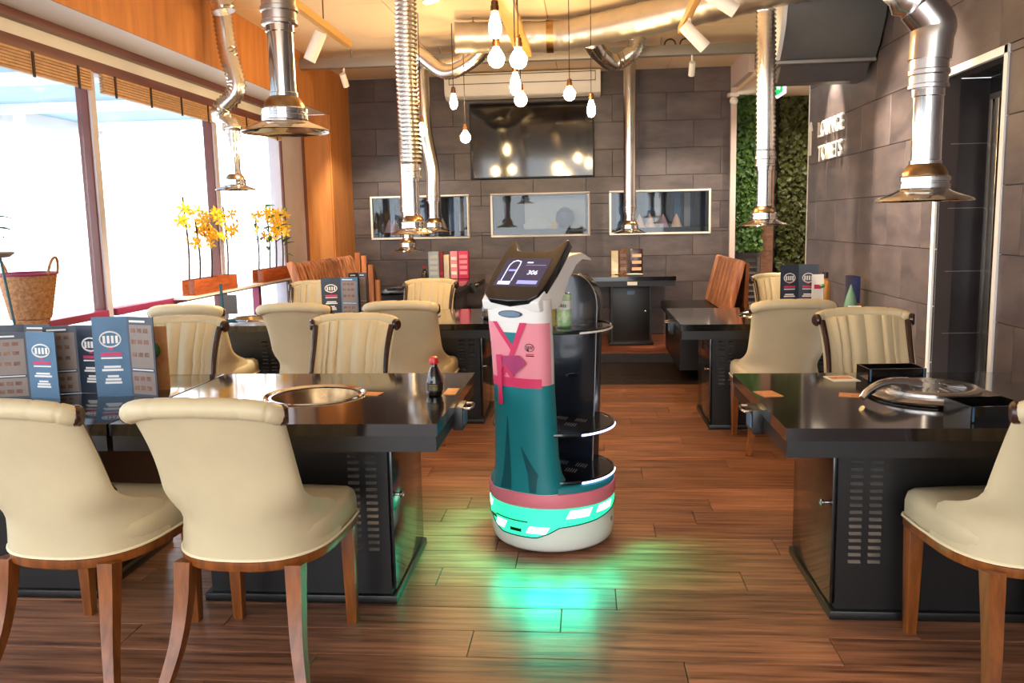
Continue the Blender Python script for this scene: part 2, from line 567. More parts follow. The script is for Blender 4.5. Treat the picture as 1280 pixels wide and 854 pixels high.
# lift recess, frame, door
dr = thing('lift_door', 'dark lift doorway set back in the tiled wall with pale frame', 'door', (XR, 4.8, 0))
dr['kind'] = 'structure'
dr.name = 'door_1'
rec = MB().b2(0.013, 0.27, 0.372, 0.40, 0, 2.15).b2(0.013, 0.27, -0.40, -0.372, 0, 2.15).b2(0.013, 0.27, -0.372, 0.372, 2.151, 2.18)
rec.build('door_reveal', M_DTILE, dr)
fr = MB().b2(-0.012, 0.02, 0.372, 0.41, 0, 2.19).b2(-0.012, 0.02, -0.41, -0.372, 0, 2.19).b2(-0.012, 0.02, -0.41, 0.41, 2.15, 2.19)
fr.build('door_frame', M_WHITE, dr, bevel=0.002)
MB().b2(0.26, 0.29, -0.372, 0.372, 0, 2.15).build('door_leaf', M_BLACKG, dr)
MB().b2(0.225, 0.26, 0.18, 0.235, 0, 2.02).b2(0.225, 0.26, 0.26, 0.30, 0, 2.02).build('door_jamb', M_STEEL, dr, bevel=0.004)
MB().b2(0.225, 0.26, -0.372, 0.30, 2.02, 2.05).build('door_header', M_BLACK, dr)
for k in range(5):
    MB().b2(0.254, 0.262, -0.37, 0.17, 0.35 + k * 0.36, 0.354 + k * 0.36).build('door_groove', M_GREYM, dr)
    MB().b2(0.06, 0.26, 0.3675, 0.3725, 0.35 + k * 0.36, 0.354 + k * 0.36).build('door_groove', M_GREYM, dr)

# corridor beyond the right wall end
hb = struct(MB().b2(1.60, 1.66, 8.9, YB, 2.82, CEIL).b2(1.60, 1.66, YB - 0.06, YB, 0, 2.82).b2(1.56, 1.66, 9.86, YB, 2.72, 2.76).build('wall_lintel', M_CREAMWALL))
struct(MB().b2(1.66, 3.2, 10.5, 10.6, 0, CEIL).build('wall_corridor', M_GROUT))
struct(MB().b2(3.1, 3.2, YE, 10.5, 0, CEIL).build('wall_corridor_side', M_CREAMWALL))
struct(MB().b2(XR + 0.1, 3.2, YE - 0.1, YE, 0, CEIL).build('wall_corridor_near', M_CREAMWALL))
struct(MB().b2(XR, 3.1, YE, 10.5, -0.1, 0.0).build('floor_corridor', M_DARKPLANK))
struct(MB().b2(1.661, 3.1, YE + 0.02, 10.5, 2.78, 2.84).build('ceiling_corridor', M_CEIL))
struct(MB().b2(2.03, 2.17, 10.33, 10.499, 0, 2.78).build('wall_corridor_pier', M_BRICK))

# left: bulkhead, soffit, window wall
struct(MB().b2(XL - 0.012, XL, Y0, 9.15, 2.575, CEIL).b2(XL - 0.012, XL, 9.15, YB, 0, CEIL).build('wall_left', M_BULK))
struct(MB().b2(XW - 0.1, XL - 0.012, 9.12, 9.2, 0, 2.575).build('wall_left_return', M_BULK))
struct(MB().b2(XW - 0.1, XL - 0.0125, Y0, 9.12, 2.576, 2.60).build('ceiling_soffit', M_WHITE))
struct(MB().b2(XW - 0.1, XW + 0.02, Y0, 9.12, -0.1, 0.16).build('wall_left_plinth', M_WHITE))
struct(MB().b2(XW - 0.04, XW + 0.03, Y0, 9.12, 2.525, 2.575).build('trim_2', M_MULL, bevel=0.004))
struct(MB().b2(XW - 0.06, XW - 0.02, Y0, 9.12, 2.44, 2.525).build('trim_3', M_WHITE))
struct(MB().b2(XW - 0.05, XW + 0.025, Y0, 9.12, 2.365, 2.44).build('trim_4', M_MULL, bevel=0.004))
WY = [-2.9, -1.25, 0.38, 2.02, 3.50, 5.155, 6.90, 8.42]
WN = 1
for i in range(len(WY) - 1):
    a, b = WY[i], WY[i + 1]
    w = thing('window_%d' % WN, '', 'window', (XW, (a + b) / 2, 0))
    del w['label']
    del w['category']
    w['kind'] = 'structure'
    hw = (b - a) / 2
    MB().b2(-0.05, 0.02, -hw - 0.045, -hw + 0.045, 0.16, 2.365).build('mullion', M_MULL, w, bevel=0.004)
    MB().b2(0.0205, 0.034, -hw - 0.03, -hw + 0.03, 0.16, 2.365).build('mullion_cover', M_MULLS, w)
    MB().b2(-0.03, -0.02, -hw + 0.045, hw - 0.045, 0.95, 2.365).build('pane', M_PANE, w)
    MB().b2(-0.03, -0.02, -hw + 0.045, hw - 0.045, 0.16, 0.87).build('pane', M_PANE, w)
    MB().b2(-0.05, 0.05, -hw + 0.0455, hw - 0.0455, 0.87, 0.915).build('transom', M_RAIL, w, bevel=0.004)
    if i >= 4:
        MB().b2(-0.03, 0.03, -0.03, 0.03, 0.16, 0.87).build('lower_post', M_RAIL, w)
    # rolled bamboo blind under the header
    if i >= 3:
        bl = thing('bamboo_blind', 'bamboo slat blind drawn up under the header, %s' % ['before the wicker basket bay', 'above the wicker basket', 'above the larger orchid trough', 'above the smaller orchid trough'][i - 3], 'blind', (XW + 0.06, (a + b) / 2, 2.24), group='drawn-up bamboo blinds')
        for k in range(7):
            MB().b2(-0.012, 0.012, -hw + 0.06, hw - 0.06, 0.004 + k * 0.017, 0.017 + k * 0.017).build('slat', M_SLAT, bl)
        for k in range(4):
            yk = -hw + 0.2 + k * (2 * hw - 0.4) / 3
            MB().b2(0.0125, 0.018, yk - 0.01, yk + 0.01, -0.01, 0.124).build('cord', M_TWINE, bl)
    WN += 1
# wide pillar at the end of the windows
struct(MB().b2(XW - 0.08, XW + 0.03, 8.42 - 0.045, 9.118, 0.16, 2.365).build('wall_left_pillar', M_MULLS, bevel=0.004))
struct(MB().b2(XW + 0.0305, XW + 0.045, 8.38, 8.42, 0.16, 2.365).b2(XW + 0.0305, XW + 0.045, 9.06, 9.115, 0.16, 2.365).build('trim_5', M_MULL))

# outside
struct(MB().b2(-30, XW - 0.12, -20, 40, -0.35, -0.15).build('ground_outside', M_PAVE))
aw = thing('awning', 'pale blue awning with white beams outside the windows', 'awning', (-4.2, 3.3, 2.52))
MB().b2(-1.0, 1.0, -6, 6, 0.0, 0.05).build('canopy', M_AWN, aw)
for k in range(9):
    MB().b2(-1.0, 1.0, -5.8 + k * 1.4, -5.72 + k * 1.4, -0.08, 0.0).build('beam', M_WHITE, aw)
MB().b2(-1.04, -1.0, -6, 6, -0.12, 0.06).build('fascia', M_WHITE, aw)
for k in (-5.8, 0, 5.8):
    MB().b2(-0.98, -0.92, k - 0.03, k + 0.03, -2.67, 0.0).build('post', M_WHITE, aw)

# ------------------------------------------------------------------ chairs
def chair_shell(u, z, inner=0.0):
    v = min(1.0, max(0.0, (z - 0.405) / 0.475))
    w = 0.203 + 0.045 * (1 - v) ** 2 + 0.024 * v ** 2.5
    yb = -0.235 - 0.02 * v - 0.14 * v ** 2.2
    t = min(1.0, max(0.0, (z - 0.525) / 0.115))
    t = 1 - (1 - t) ** 2.2
    g = 0.285 * (1 - t) + (0.085 - 0.02 * v) * t
    s, c = math.sin(u * PI / 2), math.cos(u * PI / 2)
    e = 0.78
    X = w - inner
    x = X * math.copysign(abs(s) ** e, s)
    y = (yb + inner) + (g - inner) * (1 - abs(c) ** e)
    return x, y, z + v * v * 0.03 * c

def make_chair(label):
    t = thing('dining_chair', label, 'chair', group='cream barrel-back chairs')
    NU, NV = 64, 22
    zs = [0.405 + 0.475 * j / NV for j in range(NV + 1)]
    m = MB()
    vs, fs = [], []
    for j in range(NV + 1):
        for i in range(NU + 1):
            vs.append(chair_shell(-1 + 2 * i / NU, zs[j]))
    n1 = len(vs)
    for j in range(NV + 1):
        for i in range(NU + 1):
            u = -1 + 2 * i / NU
            k = 0.05 + (0.017 * abs(math.sin(u * 4 * PI)) ** 0.6 if zs[j] > 0.5 else 0)
            if 0.675 < zs[j] < 0.70:
                k -= 0.005
            vs.append(chair_shell(u, zs[j], k))
    R = NU + 1
    for j in range(NV):
        for i in range(NU):
            a = j * R + i
            fs.append((a, a + 1, a + R + 1, a + R))
            fs.append((n1 + a, n1 + a + R, n1 + a + R + 1, n1 + a + 1))
        for e in (0, NU):
            a = j * R + e
            fs.append((a, a + R, n1 + a + R, n1 + a))
    for i in range(NU):
        a = NV * R + i
        fs.append((a, a + 1, n1 + a + 1, n1 + a))
        fs.append((i, i + 1, n1 + i + 1, n1 + i))
    m.add(vs, fs).build('backrest', M_LEATHER, t, smooth=True, ang=50)
    # rolled top with stitched grooves
    P = []
    rr = []
    for i in range(61):
        u = -1 + 2 * i / 60
        x, y, z = chair_shell(u, 0.88, 0.012)
        P.append((x * 1.01, y - 0.012, z + 0.004))
        rr.append(0.030 * (0.90 if i % 10 == 0 else 1.0))
    m = MB().tube(P, rr, 14)
    m.build('top_roll', M_LEATHER, t, smooth=True, ang=60)
    for s in (-1, 1):
        path = [chair_shell(s * 1.0, 0.605 + 0.275 * k / 10, 0.025) for k in range(11)]
        path = [(x + s * 0.004, y + 0.008, z) for x, y, z in path]
        MB().tube(path, [0.011 + 0.005 * k / 10 for k in range(11)], 8).build('side_trim', M_TRIM, t, smooth=True)
        x, y, z = chair_shell(s, 0.88, 0.012)
        MB().lathe([(0.001, 0), (0.024, 0.0), (0.031, 0.006), (0.031, 0.020), (0.024, 0.028), (0.001, 0.028)], 14, (x + s * 0.001, y - 0.012, z + 0.004), axis=(s, 0.35, 0)).build('scroll_end', M_TRIM, t, smooth=True)
    # seat and rail outlines
    back = [chair_shell(-1 + 2 * i / 24, 0.405)[:2] for i in range(25)]
    front = [(0.250, 0.12), (0.246, 0.235), (0.232, 0.258), (0.10, 0.268), (-0.10, 0.268), (-0.232, 0.258), (-0.246, 0.235), (-0.250, 0.12)]
    poly = back + front
    def ring(k, z, dy=0.0):
        return [(x * k, (y - 0.02) * k + 0.02, z) for x, y in poly]
    MB().rings([ring(0.985, 0.372), ring(0.995, 0.378), ring(0.995, 0.40), ring(0.98, 0.404)]).build('seat_rail', M_LEG, t, smooth=True)
    MB().rings([ring(0.955, 0.404), ring(0.985, 0.412), ring(0.985, 0.462), ring(0.965, 0.485), ring(0.90, 0.500), ring(0.6, 0.508), ring(0.2, 0.511)]).build('seat', M_LEATHER, t, smooth=True, ang=60)
    MB().tube([(x * 1.003, y, 0.408) for x, y in poly], 0.0045, 6, closed=True).build('piping', M_PIPING, t, smooth=True)
    for s in (-1, 1):
        MB().tube([(s * 0.212, 0.222, 0.385), (s * 0.212, 0.222, 0.25), (s * 0.212, 0.222, 0.0)], [0.0245, 0.0225, 0.017], sq=True).build('leg', M_LEG, t, bevel=0.003)
        pts = catmull([(s * 0.178, -0.185, 0.385), (s * 0.182, -0.203, 0.26), (s * 0.196, -0.238, 0.13), (s * 0.226, -0.290, 0.0)], 5)
        MB().tube(pts, [0.026 - 0.010 * k / (len(pts) - 1) for k in range(len(pts))], sq=True).build('leg', M_LEG, t, smooth=True)
    return t

CH = [  # x, y, rot, label
    (-1.062, 2.63, -0.04, 'cream leather barrel-back chair at the open grill table, its back to the aisle end'),
    (-1.645, 2.63, -0.08, 'cream leather barrel-back chair in front of the row of standing navy menus'),
    (1.31, 2.655, 0.09, 'cream leather chair turned at the table with the steel grill lid, back towards the room'),
    (-2.12, 4.06, PI + 0.12, 'cream channel-back chair facing the navy menus across the table'),
    (-1.24, 4.10, PI - 0.03, 'cream channel-back chair facing the soy bottle across the open grill'),
    (1.375, 4.08, PI - 0.02, 'cream channel-back chair behind the black tray and steel grill lid'),
    (-2.53, 5.54, 0.05, 'cream barrel-back chair seen from behind near the larger orchid trough'),
    (-1.80, 5.54, -0.05, 'cream barrel-back chair seen from behind, in front of the folded blue menus'),
    (-1.14, 5.59, -0.03, 'cream barrel-back chair seen from behind, beside the serving robot'),
    (-1.36, 6.97, PI - 0.05, 'pale channel-back chair facing out below the twin rear hoods'),
    (-2.33, 6.97, PI + 0.05, 'pale channel-back chair beside the striped booth bench'),
    (1.165, 5.36, 0.02, 'cream barrel-back chair seen from behind, before the pair of navy menus'),
    (1.60, 6.98, PI, 'cream channel-back chair half hidden behind the pair of navy menus'),
]
chair0 = make_chair(CH[0][3])
chair0.location = (CH[0][0], CH[0][1], 0)
chair0.rotation_euler = (0, 0, CH[0][2])
for (x, y, r, lb) in CH[1:]:
    dup(chair0, (x, y, 0), r, lb)

# ------------------------------------------------------------------ grill tables
def slab_hole(x0, x1, y0, y1, z0, z1, c, r, n=32):
    m = MB()
    angs = sorted(set([2 * PI * k / n for k in range(n)] + [math.atan2(y - c[1], x - c[0]) % (2 * PI) for x in (x0, x1) for y in (y0, y1)]))
    def edge(a):
        dx, dy = math.cos(a), math.sin(a)
        ts = []
        if dx > 1e-9: ts.append((x1 - c[0]) / dx)
        if dx < -1e-9: ts.append((x0 - c[0]) / dx)
        if dy > 1e-9: ts.append((y1 - c[1]) / dy)
        if dy < -1e-9: ts.append((y0 - c[1]) / dy)
        t = min(ts)
        return c[0] + dx * t, c[1] + dy * t
    k = len(angs)
    inn = [(c[0] + r * math.cos(a), c[1] + r * math.sin(a)) for a in angs]
    out = [edge(a) for a in angs]
    vs = [(x, y, z1) for x, y in inn] + [(x, y, z1) for x, y in out] + [(x, y, z0) for x, y in inn] + [(x, y, z0) for x, y in out]
    fs = []
    for i in range(k):
        j = (i + 1) % k
        fs += [(i, k + i, k + j, j), (2 * k + i, 2 * k + j, 3 * k + j, 3 * k + i), (i, j, 2 * k + j, 2 * k + i), (k + i, 3 * k + i, 3 * k + j, k + j)]
    return m.add(vs, fs)

LOUV = None
def grill_table(label, x0, x1, y0, y1, z0=0.0, end=1, vents=16, H=0.734, grill=True, over=(0.23, 0.215), group='black grill tables', door_front=False):
    """end: +1 door and control on the +x end, -1 on the -x end"""
    global LOUV
    cx, cy = (x0 + x1) / 2, (y0 + y1) / 2
    t = thing('grill_table', label, 'table', (cx, cy, z0), group=group)
    a, b = (x1 - x0) / 2, (y1 - y0) / 2
    if grill:
        slab_hole(-a, a, -b, b, H - 0.042, H, (0, 0), 0.172).build('table_top', M_GRANITE, t)
        MB().lathe([(0.168, -0.012), (0.186, 0.001), (0.200, 0.005), (0.203, 0.0), (0.203, 0.0)], 40, (0, 0, H + 0.0015), cap0=False, cap1=False).build('grill_ring', M_CHROME, t, smooth=True)
        MB().lathe([(0.170, -0.004), (0.160, -0.04), (0.150, -0.09), (0.11, -0.10), (0.0, -0.10)], 40, (0, 0, H), cap0=False).build('grill_bowl', M_BRASS, t, smooth=True)
        MB().b2(-0.20, 0.20, -0.20, 0.20, H - 0.14, H - 0.11).build('grill_box', M_BLACK, t)
    else:
        MB().b2(-a, a, -b, b, H - 0.042, H).build('table_top', M_GRANITE, t, bevel=0.002)
    e = 0.006
    m = MB()
    for (p, q, r, s) in sub_rects((-a + e, a - e, -b + e, b - e), [(-0.21, 0.21, -0.21, 0.21)]):
        m.b2(p, q, r, s, H - 0.098, H - 0.043)
    m.build('apron', M_BLACK, t)
    ax, ay = a - over[0], b - over[1]
    MB().b2(-ax, ax, -ay, ay, 0.03, H - 0.145).b2(-ax, ax, -ay, -0.21, H - 0.145, H - 0.099).b2(-ax, ax, 0.21, ay, H - 0.145, H - 0.099).build('cabinet', M_BLACK, t)
    MB().b2(-ax - 0.022, ax + 0.022, -ay - 0.022, ay + 0.022, 0.0, 0.032).build('plinth', M_BLACK, t, bevel=0.006)
    dx = end * (ax + 0.001)
    if door_front:
        MB().b2(-ax + 0.02, ax - 0.02, -ay - 0.014, -ay - 0.001, 0.05, H - 0.12).build('door', M_BLACK, t, bevel=0.002)
        MB().lathe([(0.005, 0), (0.005, 0.012), (0.011, 0.016), (0.011, 0.024), (0.004, 0.027)], 10, (ax - 0.06, -ay - 0.014, 0.36), axis=(0, -1, 0)).build('knob', M_CHROME, t, smooth=True)
        MB().b2(-0.05, 0.05, -b - 0.004, -b + 0.004, H - 0.085, H - 0.05).build('number_plate', M_PAPERW, t)
        MB().b2(-0.04, 0.04, -ay - 0.017, -ay - 0.0145, H - 0.2, H - 0.16).build('sticker', M_LENS, t)
    else:
        d = MB().b2(min(dx, dx + end * 0.014), max(dx, dx + end * 0.014), -ay + 0.012, ay - 0.012, 0.045, H - 0.11).build('door', M_BLACKG, t, bevel=0.002)
        MB().lathe([(0.006, 0), (0.006, 0.014), (0.012, 0.018), (0.013, 0.026), (0.005, 0.031), (0.001, 0.031)], 12, (dx + end * 0.014, -ay + 0.06, 0.40), axis=(end, 0, 0)).build('knob', M_CHROME, d, smooth=True)
        MB().b2(-0.012, 0.012, -0.014, 0.014, -0.002, 0.012).build('hinge', M_CHROME, d).location = (dx - end * 0.0, ay - 0.03, H - 0.16)
        c = MB().b2(-0.02, 0.02, -0.065, 0.065, -0.048, 0.042).build('control_box', M_BLACK, t, bevel=0.004)
        c.location = (end * (a + 0.012), -0.06, H - 0.066)
        MB().b2(-0.0015, 0.0015, -0.045, 0.045, -0.03, 0.02).build('number_plate', M_BLUE, c).location = (end * 0.0215, 0, 0)
        MB().tube(catmull([(0, -0.05, 0), (end * 0.03, -0.045, 0.0), (end * 0.03, 0.045, 0.0), (0, 0.05, 0)], 4), 0.005, 8).build('handle', M_CHROME, c, smooth=True).location = (end * 0.018, 0, 0.034)
    if vents:
        if LOUV is None:
            LOUV = MB().prism([(0, -0.0035), (-0.008, -0.0035), (-0.001, 0.006), (0, 0.006)], -0.021, 0.021, lambda p, q, r: (r, p, q)).mesh('vent_louver')
            LOUV.materials.append(M_SLOT)
        for sx in (-1, 1):
            for col in (0, 1):
                for k in range(vents):
                    link('vent_louver', LOUV, None, t, (sx * (ax - 0.06 - col * 0.066) if not sx == 0 else 0, -ay - 0.0008, H - 0.145 - k * 0.0255))
    return t

TL1 = grill_table('black granite grill table with an open round grill and a soy sauce bottle', -1.665, -0.507, 2.80, 3.80, end=1)
TL0 = grill_table('black granite grill table by the window with the navy menus standing on it', -2.83, -1.675, 2.80, 3.80, end=-1, grill=False)
TR1 = grill_table('black granite grill table carrying the steel grill lid and black trays', 0.628, 1.90, 2.74, 3.745, end=-1)
TL2 = grill_table('black grill table between cream chairs with the folded blue menus', -2.03, -0.52, 5.70, 6.73, end=1, vents=12)
TL3 = grill_table('black grill table beside the orchid trough, under the small window hood', -2.90, -2.04, 5.72, 6.73, end=-1, vents=12, over=(0.14, 0.215))
TR2 = grill_table('black grill table with a pair of navy menus and an orange sauce bottle', 0.598, 1.90, 5.53, 6.57, end=-1, vents=12)
TBR = grill_table('small black table against the tiled wall on the raised platform', 0.02, 0.90, 8.80, 9.90, 0.1, grill=True, door_front=True, vents=0, over=(0.23, 0.25))
TBL = grill_table('narrow black booth table running along the striped bench', -1.80, -1.14, 7.42, 9.68, 0.1, grill=False, vents=0, over=(0.16, 0.5))

# ------------------------------------------------------------------ extractor hoods
HOOD_PROF = [(0.165, 0.0), (0.170, 0.003), (0.166, 0.008), (0.14, 0.020), (0.10, 0.036), (0.084, 0.046)]
def hood(label, x, y, z, path, sc=1.0, pipe=0.40, flex_r=0.064, smooth_duct=False, elbow=None):
    t = thing('extractor_hood', label, 'extractor hood', (x, y, z), group='hanging extractor hoods')
    S = lambda pr: [(r * sc, h * sc) for r, h in pr]
    inner = [(0.083, 0.044), (0.098, 0.032), (0.14, 0.016), (0.162, 0.004), (0.165, 0.0)]
    MB().lathe(S(inner + HOOD_PROF[1:]), 36, cap0=False, cap1=False).build('bell', M_CHROME, t, smooth=True, ang=60)
    MB().lathe(S([(0.08, 0.040), (0.088, 0.048), (0.088, 0.062), (0.084, 0.064), (0.084, 0.070), (0.088, 0.072), (0.088, 0.086), (0.08, 0.092)]), 28).build('collar', M_CHROME, t, smooth=True)
    MB().lathe(S([(0.078, 0.090), (0.076, 0.105), (0.066, 0.122), (0.054, 0.134), (0.05, 0.136)]), 28).build('neck', M_BRASS, t, smooth=True)
    MB().lathe(S([(0.055, 0.134), (0.055, 0.146), (0.050, 0.149), (0.050, pipe - 0.03), (0.055, pipe - 0.027), (0.055, pipe)]), 28).build('pipe', M_CHROME, t, smooth=True)
    MB().lathe(S([(0.06, pipe - 0.002), (0.069, pipe), (0.069, pipe + 0.012), (0.065, pipe + 0.016), (0.065, pipe + 0.044), (0.071, pipe + 0.048), (0.071, pipe + 0.062), (0.065, pipe + 0.066), (0.065, pipe + 0.10), (0.06, pipe + 0.102)]), 28).build('coupling', M_STEEL, t, smooth=True)
    top = (pipe + 0.098) * sc
    pts = [(0, 0, top)] + [tuple(p) for p in path]
    if elbow:
        MB().tube(catmull([(0, 0, top)] + elbow, 8), flex_r * 1.1, 24).build('elbow', M_STEEL, t, smooth=True)
        pts = [elbow[-1]] + [tuple(p) for p in path]
    if smooth_duct:
        flex(pts, flex_r, 0.035, 0.012, 16).build('duct', M_STEEL, t, smooth=True, ang=80)
    else:
        flex(pts, flex_r, 0.030, 0.095, 16).build('flexible_duct', M_FLEX, t, smooth=True, ang=80)
    return t
TOP = CEIL - 0.01
hood('large chrome extractor hood hanging over the open grill table', -1.155, 3.32, 1.765, [(-0.01, 0, 0.62), (-0.02, 0, 0.8), (-0.03, 0.05, 1.0), (-0.06, 0.12, 1.26)])
hood('large chrome extractor hood with a kinked foil elbow over the lidded grill', 1.228, 3.30, 1.447, [(-0.10, 0, 0.74), (-0.11, 0.0, 0.90), (-0.08, 0, 1.2), (-0.05, 0, 1.60)], elbow=[(0.005, 0, 0.58), (0.01, 0, 0.62), (-0.045, 0, 0.69)], flex_r=0.066)
hood('small extractor hood on a wavy foil duct beside the window', -2.555, 6.2, 1.68, [(-0.005, 0, 0.46), (-0.085, 0, 0.56), (0.05, 0, 0.72), (0.0, 0, 1.0), (-0.03, 0, 1.37)], sc=0.86)
hood('extractor hood on a thick straight foil duct before the left back table', -1.245, 6.2, 1.335, [(0.0, 0, 0.62), (-0.01, 0, 1.1), (0.0, 0, 1.72)], flex_r=0.074)
hood('lower extractor hood over the far booth table by the dark wall', -1.82, 8.75, 1.135, [(0, 0, 0.8), (0, 0, 1.3), (0, 0, 1.915)], smooth_duct=True)
hood('extractor hood on a slim steel pipe in front of the left framed niche', -1.49, 8.45, 1.33, [(0.0, 0, 0.62), (-0.06, 0, 1.0), (-0.07, 0, 1.5), (-0.05, 0, 1.60)], smooth_duct=True, pipe=0.3)
hood('extractor hood on a slim steel pipe in front of the right framed niche', 0.46, 9.25, 1.268, [(0, 0, 0.7), (0, 0, 1.2), (0, 0, 1.78)], smooth_duct=True, pipe=0.22)
hood('extractor hood on a ribbed duct before the ivy corridor', 1.208, 6.05, 1.345, [(0.0, 0, 0.62), (-0.005, 0, 1.0), (-0.005, 0.03, 1.415)], flex_r=0.062)

# ------------------------------------------------------------------ ceiling services
sd = thing('spiral_duct', 'thick spiral ventilation duct bending across the ceiling', 'duct', (0, 0, 0))
pth = resample(catmull([(-1.05, 7.2, 2.9), (-0.6, 7.26, 2.9), (-0.25, 7.28, 2.9), (0.0, 7.15, 2.9), (0.8, 6.5, 2.9), (1.21, 6.12, 2.9), (1.9, 5.5, 2.9)], 10), 0.03)
MB().tube(pth, [0.125 if i % 5 == 0 else 0.120 for i in range(len(pth))], 22).build('duct_pipe', M_DUCT, sd, smooth=True, ang=80)
MB().lathe([(0.121, -0.03), (0.13, -0.028), (0.13, 0.028), (0.121, 0.03)], 24, (-0.28, 7.285, 2.9), cap0=False, cap1=False, axis=(1, 0, 0)).build('clamp_band', M_BRASS, sd, smooth=True)
for x, y in ((-0.9, 7.22), (0.4, 6.83)):
    MB().tube([(x, y, 3.02), (x, y, CEIL)], 0.006, 6).build('hanger', M_GREYM, sd)
def loop(label, pts, r):
    o = flex(pts, r, 0.024, 0.07, 14).build('flexible_duct_loop', M_FLEX, None, smooth=True, ang=80)
    return tag(o, label, 'duct', 'foil duct loops')
loop('long sagging foil duct loop beside the thick straight duct', [(-1.55, 7.75, 2.95), (-1.42, 7.75, 2.87), (-1.2, 7.7, 2.72), (-0.95, 7.6, 2.80), (-0.80, 7.5, 2.92), (-0.76, 7.38, 2.93)], 0.062)
loop('short foil duct stub behind the long sagging loop', [(-1.3, 7.95, 2.82), (-1.12, 7.95, 2.86), (-1.02, 7.95, 2.95), (-1.0, 7.95, 3.05)], 0.055)
loop('foil duct loop from the spiral duct to the right rear pipe', [(0.05, 7.3, 2.86), (0.12, 7.7, 2.84), (0.26, 8.0, 2.80), (0.42, 8.0, 2.88), (0.47, 8.0, 3.0), (0.46, 8.0, 3.05)], 0.07)
loop('short crinkled foil duct end hanging by the ceiling', [(-0.98, 5.6, 3.05), (-0.98, 5.6, 2.92), (-0.95, 5.6, 2.80)], 0.06)
loop('crumpled foil duct end above the wavy window hood', [(-2.52, 5.9, 3.05), (-2.46, 5.9, 2.95), (-2.44, 5.9, 2.86)], 0.075)
bm_ = thing('cable_tray', 'grey metal cable tray spanning the room below the ceiling', 'beam', (0, 8.28, 2.93))
MB().b2(XL, XR - 0.002, -0.045, 0.045, -0.04, 0.05).build('tray', M_GREYM, bm_, bevel=0.004)
for x in (-2.2, -1.35, -0.2, 0.7, 1.7):
    MB().tube([(x, 0, 0.05), (x, 0, CEIL - 2.93)], 0.008, 6).build('hanger', M_GREYM, bm_)
for k in range(3):
    MB().tube([(0.78 + k * 0.14 + 0.05 * math.cos(a), 0, 0.06 + 0.05 * math.sin(a)) for a in [PI * i / 8 for i in range(9)]], 0.007, 6).build('cable', M_CABLE, bm_)

def track(label, x, ya, yb, w, h=0.05, z=2.70):
    t = thing('track_rail', label, 'track light rail', (x, (ya + yb) / 2, z), group='honey-coloured ceiling rails')
    L = (yb - ya) / 2
    MB().b2(-w / 2, w / 2, -L, L, -h / 2, h / 2).build('rail', M_RAILW, t, bevel=0.003)
    for k in (-L * 0.8, L * 0.6):
        MB().tube([(0, k, h / 2), (0, k, CEIL - z)], 0.004, 6).build('hanger', M_CABLE, t)
    return t
track('honey-coloured track rail carrying a spotlight near the left bulkhead', -1.69, 3.3, 6.3, 0.045)
track('broad honey-coloured rail above the pendant bulb cluster', -0.468, 3.4, 6.92, 0.11, 0.045)
track('honey-coloured track rail with two spotlights near the dark wall unit', 0.665, 3.2, 6.28, 0.04)

def spot(label, loc, d, L=0.2, r=0.042, power=SPOT_W, beam=70, stem=None):
    t = thing('spotlight', label, 'spotlight', loc, group='small cylindrical spotlights')
    d = Vector(d).normalized()
    MB().lathe([(r * 0.9, -L / 2), (r, -L / 2 + 0.01), (r, L / 2), (r * 0.86, L / 2), (r * 0.82, L / 2 - 0.02), (0.001, L / 2 - 0.02)], 20, axis=d, cap1=False).build('housing', M_WHITE, t, smooth=True)
    MB().lathe([(r * 0.8, L / 2 - 0.018), (r * 0.78, L / 2 - 0.015), (0.001, L / 2 - 0.012)], 16, axis=d).build('lens', M_SPOTLENS, t, smooth=True)
    s = Vector(stem or (0, 0, 0.12))
    MB().tube([-d * L * 0.1, -d * L * 0.1 + s * 0.5, s], 0.009, 8).build('bracket', M_WHITE, t, smooth=True)
    ld = bpy.data.lights.new('spot_lamp', 'SPOT')
    ld.energy = power
    ld.spot_size = math.radians(beam)
    ld.spot_blend = 0.5
    ld.color = (1.0, 0.85, 0.65)
    ld.shadow_soft_size = 0.03
    lo = bpy.data.objects.new('spot_lamp', ld)
    COL.objects.link(lo)
    lo.parent = t
    lo.location = d * (L / 2 + 0.01)
    lo.rotation_euler = d.to_track_quat('-Z', 'Y').to_euler()
    return t
M_SPOTLENS = mat('spot_lens', (255, 240, 210), 0.3, emit=6.0, emit_rgb=(255, 226, 180))
spot('white cylinder spotlight on the rail near the left bulkhead', (-1.80, 5.85, 2.60), (-0.45, 0.05, -0.85), stem=(0.10, 0, 0.10))
spot('white cylinder spotlight angled right on the rail near the wall unit', (0.70, 5.8, 2.56), (0.62, 0.1, -0.62), stem=(-0.03, 0, 0.113))
spot('white cylinder spotlight at the frame top beside the ribbed duct', (0.80, 5.35, 2.66), (0.62, 0.05, -0.4), stem=(-0.11, 0, 0.05))
spot('tiny white spotlight on the left of the cable tray', (-2.28, 8.28, 2.78), (0.1, 0.7, -0.9), L=0.13, r=0.03, power=SPOT_W * 0.8, stem=(0, 0, 0.11))
spot('tiny white spotlight on the right of the cable tray', (0.98, 8.28, 2.77), (0, 0.7, -0.9), L=0.13, r=0.03, power=SPOT_W * 0.8, stem=(0, 0, 0.12))
spot('ceiling spotlight washing the lounge sign wall', (1.72, 7.3, 2.93), (0.28, 0.02, -1), L=0.12, r=0.03, power=SPOT_W * 1.2, beam=50, stem=(0, 0, 0.13))

